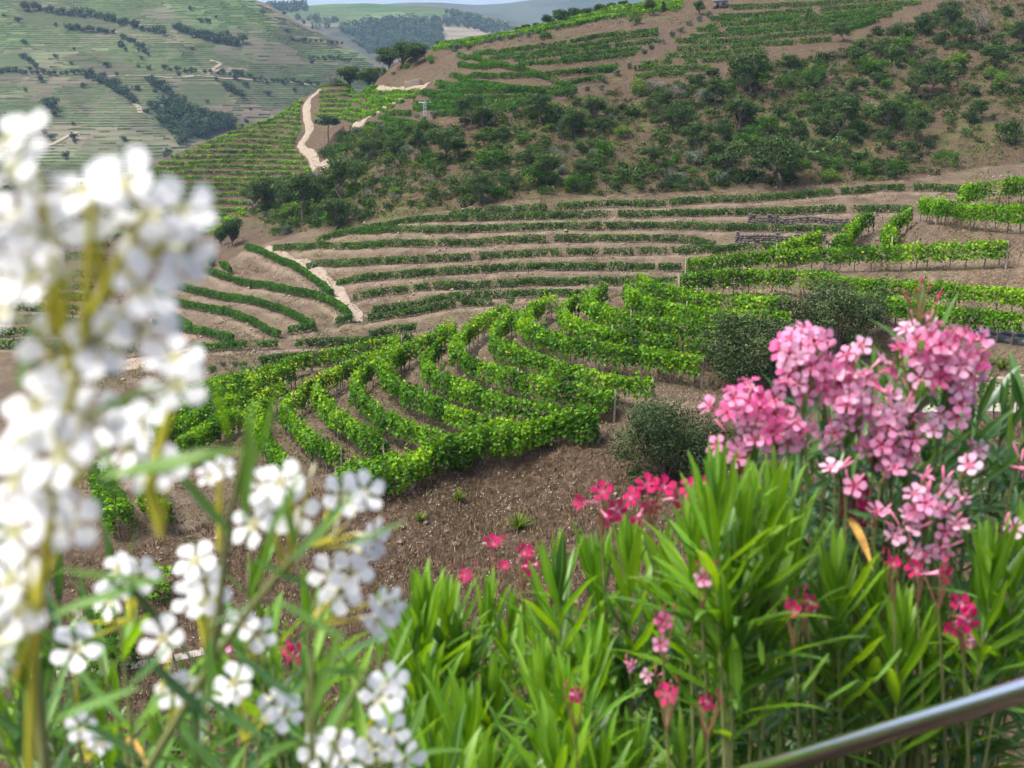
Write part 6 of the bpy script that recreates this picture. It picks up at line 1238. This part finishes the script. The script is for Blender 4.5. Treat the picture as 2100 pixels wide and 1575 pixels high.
for px,py,Y in [(60,1500,2.2),(180,1470,2.4),(260,1560,2.1),(120,1580,2.0),(400,1450,2.4),(20,1420,2.6),(560,1440,2.3),(640,1420,2.4),(720,1400,2.3),(480,1520,2.3),(330,1520,2.5),(780,1330,2.5),(720,1500,2.1),(420,1560,2.2),(600,1540,2.1)]: lw.shoot(at(px,py,Y),.26,15,.14,RG.choice(('new','mid')),spread=40,low=70)
crim(lw,595,1335,2.4,[(-15,-8,-.4,.5,1,C_),(12,5,.3,.2,1,C_)]); crim(lw,475,1320,2.4,[(0,0,.1,.4,.9,'pink')]); crim(lw,232,1530,2.4,[(0,0,-.5,.2,1,T_)]); crim(lw,460,1345,2.4,[(40,0,.1,.4,.8,C_)])
lw.leaf(at(1045,1405,2.1),at(1075,1440,2.1),'dry'); 
# ---- stainless handrail ----------------------------------------------
m,t=newmat('brushed_stainless'); tc=N(t,'ShaderNodeTexCoord'); mp=N(t,'ShaderNodeMapping'); mp.inputs['Scale'].default_value=(2,120,120); t.links.new(tc.outputs['Object'],mp.inputs[0]); n=N(t,'ShaderNodeTexNoise',Scale=4,Detail=4); t.links.new(mp.outputs[0],n.inputs['Vector']); mr=N(t,'ShaderNodeMapRange'); mr.inputs[3].default_value=.13; mr.inputs[4].default_value=.26; t.links.new(n.outputs['Fac'],mr.inputs[0])
p=N(t,'ShaderNodeBsdfPrincipled',Metallic=1.0); p.inputs['Base Color'].default_value=(.78,.78,.80,1); t.links.new(mr.outputs[0],p.inputs['Roughness']); o=N(t,'ShaderNodeOutputMaterial'); t.links.new(p.outputs[0],o.inputs[0]); M_INOX=m
ra=at(2100,1416,1.62); rb=at(1500,1597,2.15); dr=(rb-ra); A=ra-dr*.45; B=rb+dr*.9
hr=thing('handrail','round stainless steel handrail sloping across the lower right corner','handrail',(A.x,A.y,float(near_profile(np.array([A.x]),np.array([A.y]))[0]))); hv=Vector(hr.location)
V,F=tube(np.array([tuple(A-hv),tuple((A+B)/2-hv),tuple(B-hv)]),.0180,28); link('rail',np_mesh('rail',V,F,smooth=True,mats=[M_INOX]),hr)
for f in (.04,.52,.98):
    q=A+(B-A)*f; z=float(near_profile(np.array([q.x]),np.array([q.y]))[0]); V,F=tube(np.array([[q.x-hv.x,q.y-hv.y,z-.05-hv.z],[q.x-hv.x,q.y-hv.y,q.z-.03-hv.z]]),.015,18); link('post',np_mesh('post',V,F,smooth=True,mats=[M_INOX]),hr)
    V,F=tube(np.array([[q.x-hv.x,q.y-hv.y,z-.01-hv.z],[q.x-hv.x,q.y-hv.y,z+.012-hv.z]]),.045,18); link('base_plate',np_mesh('base_plate',V,F,mats=[M_INOX]),hr)
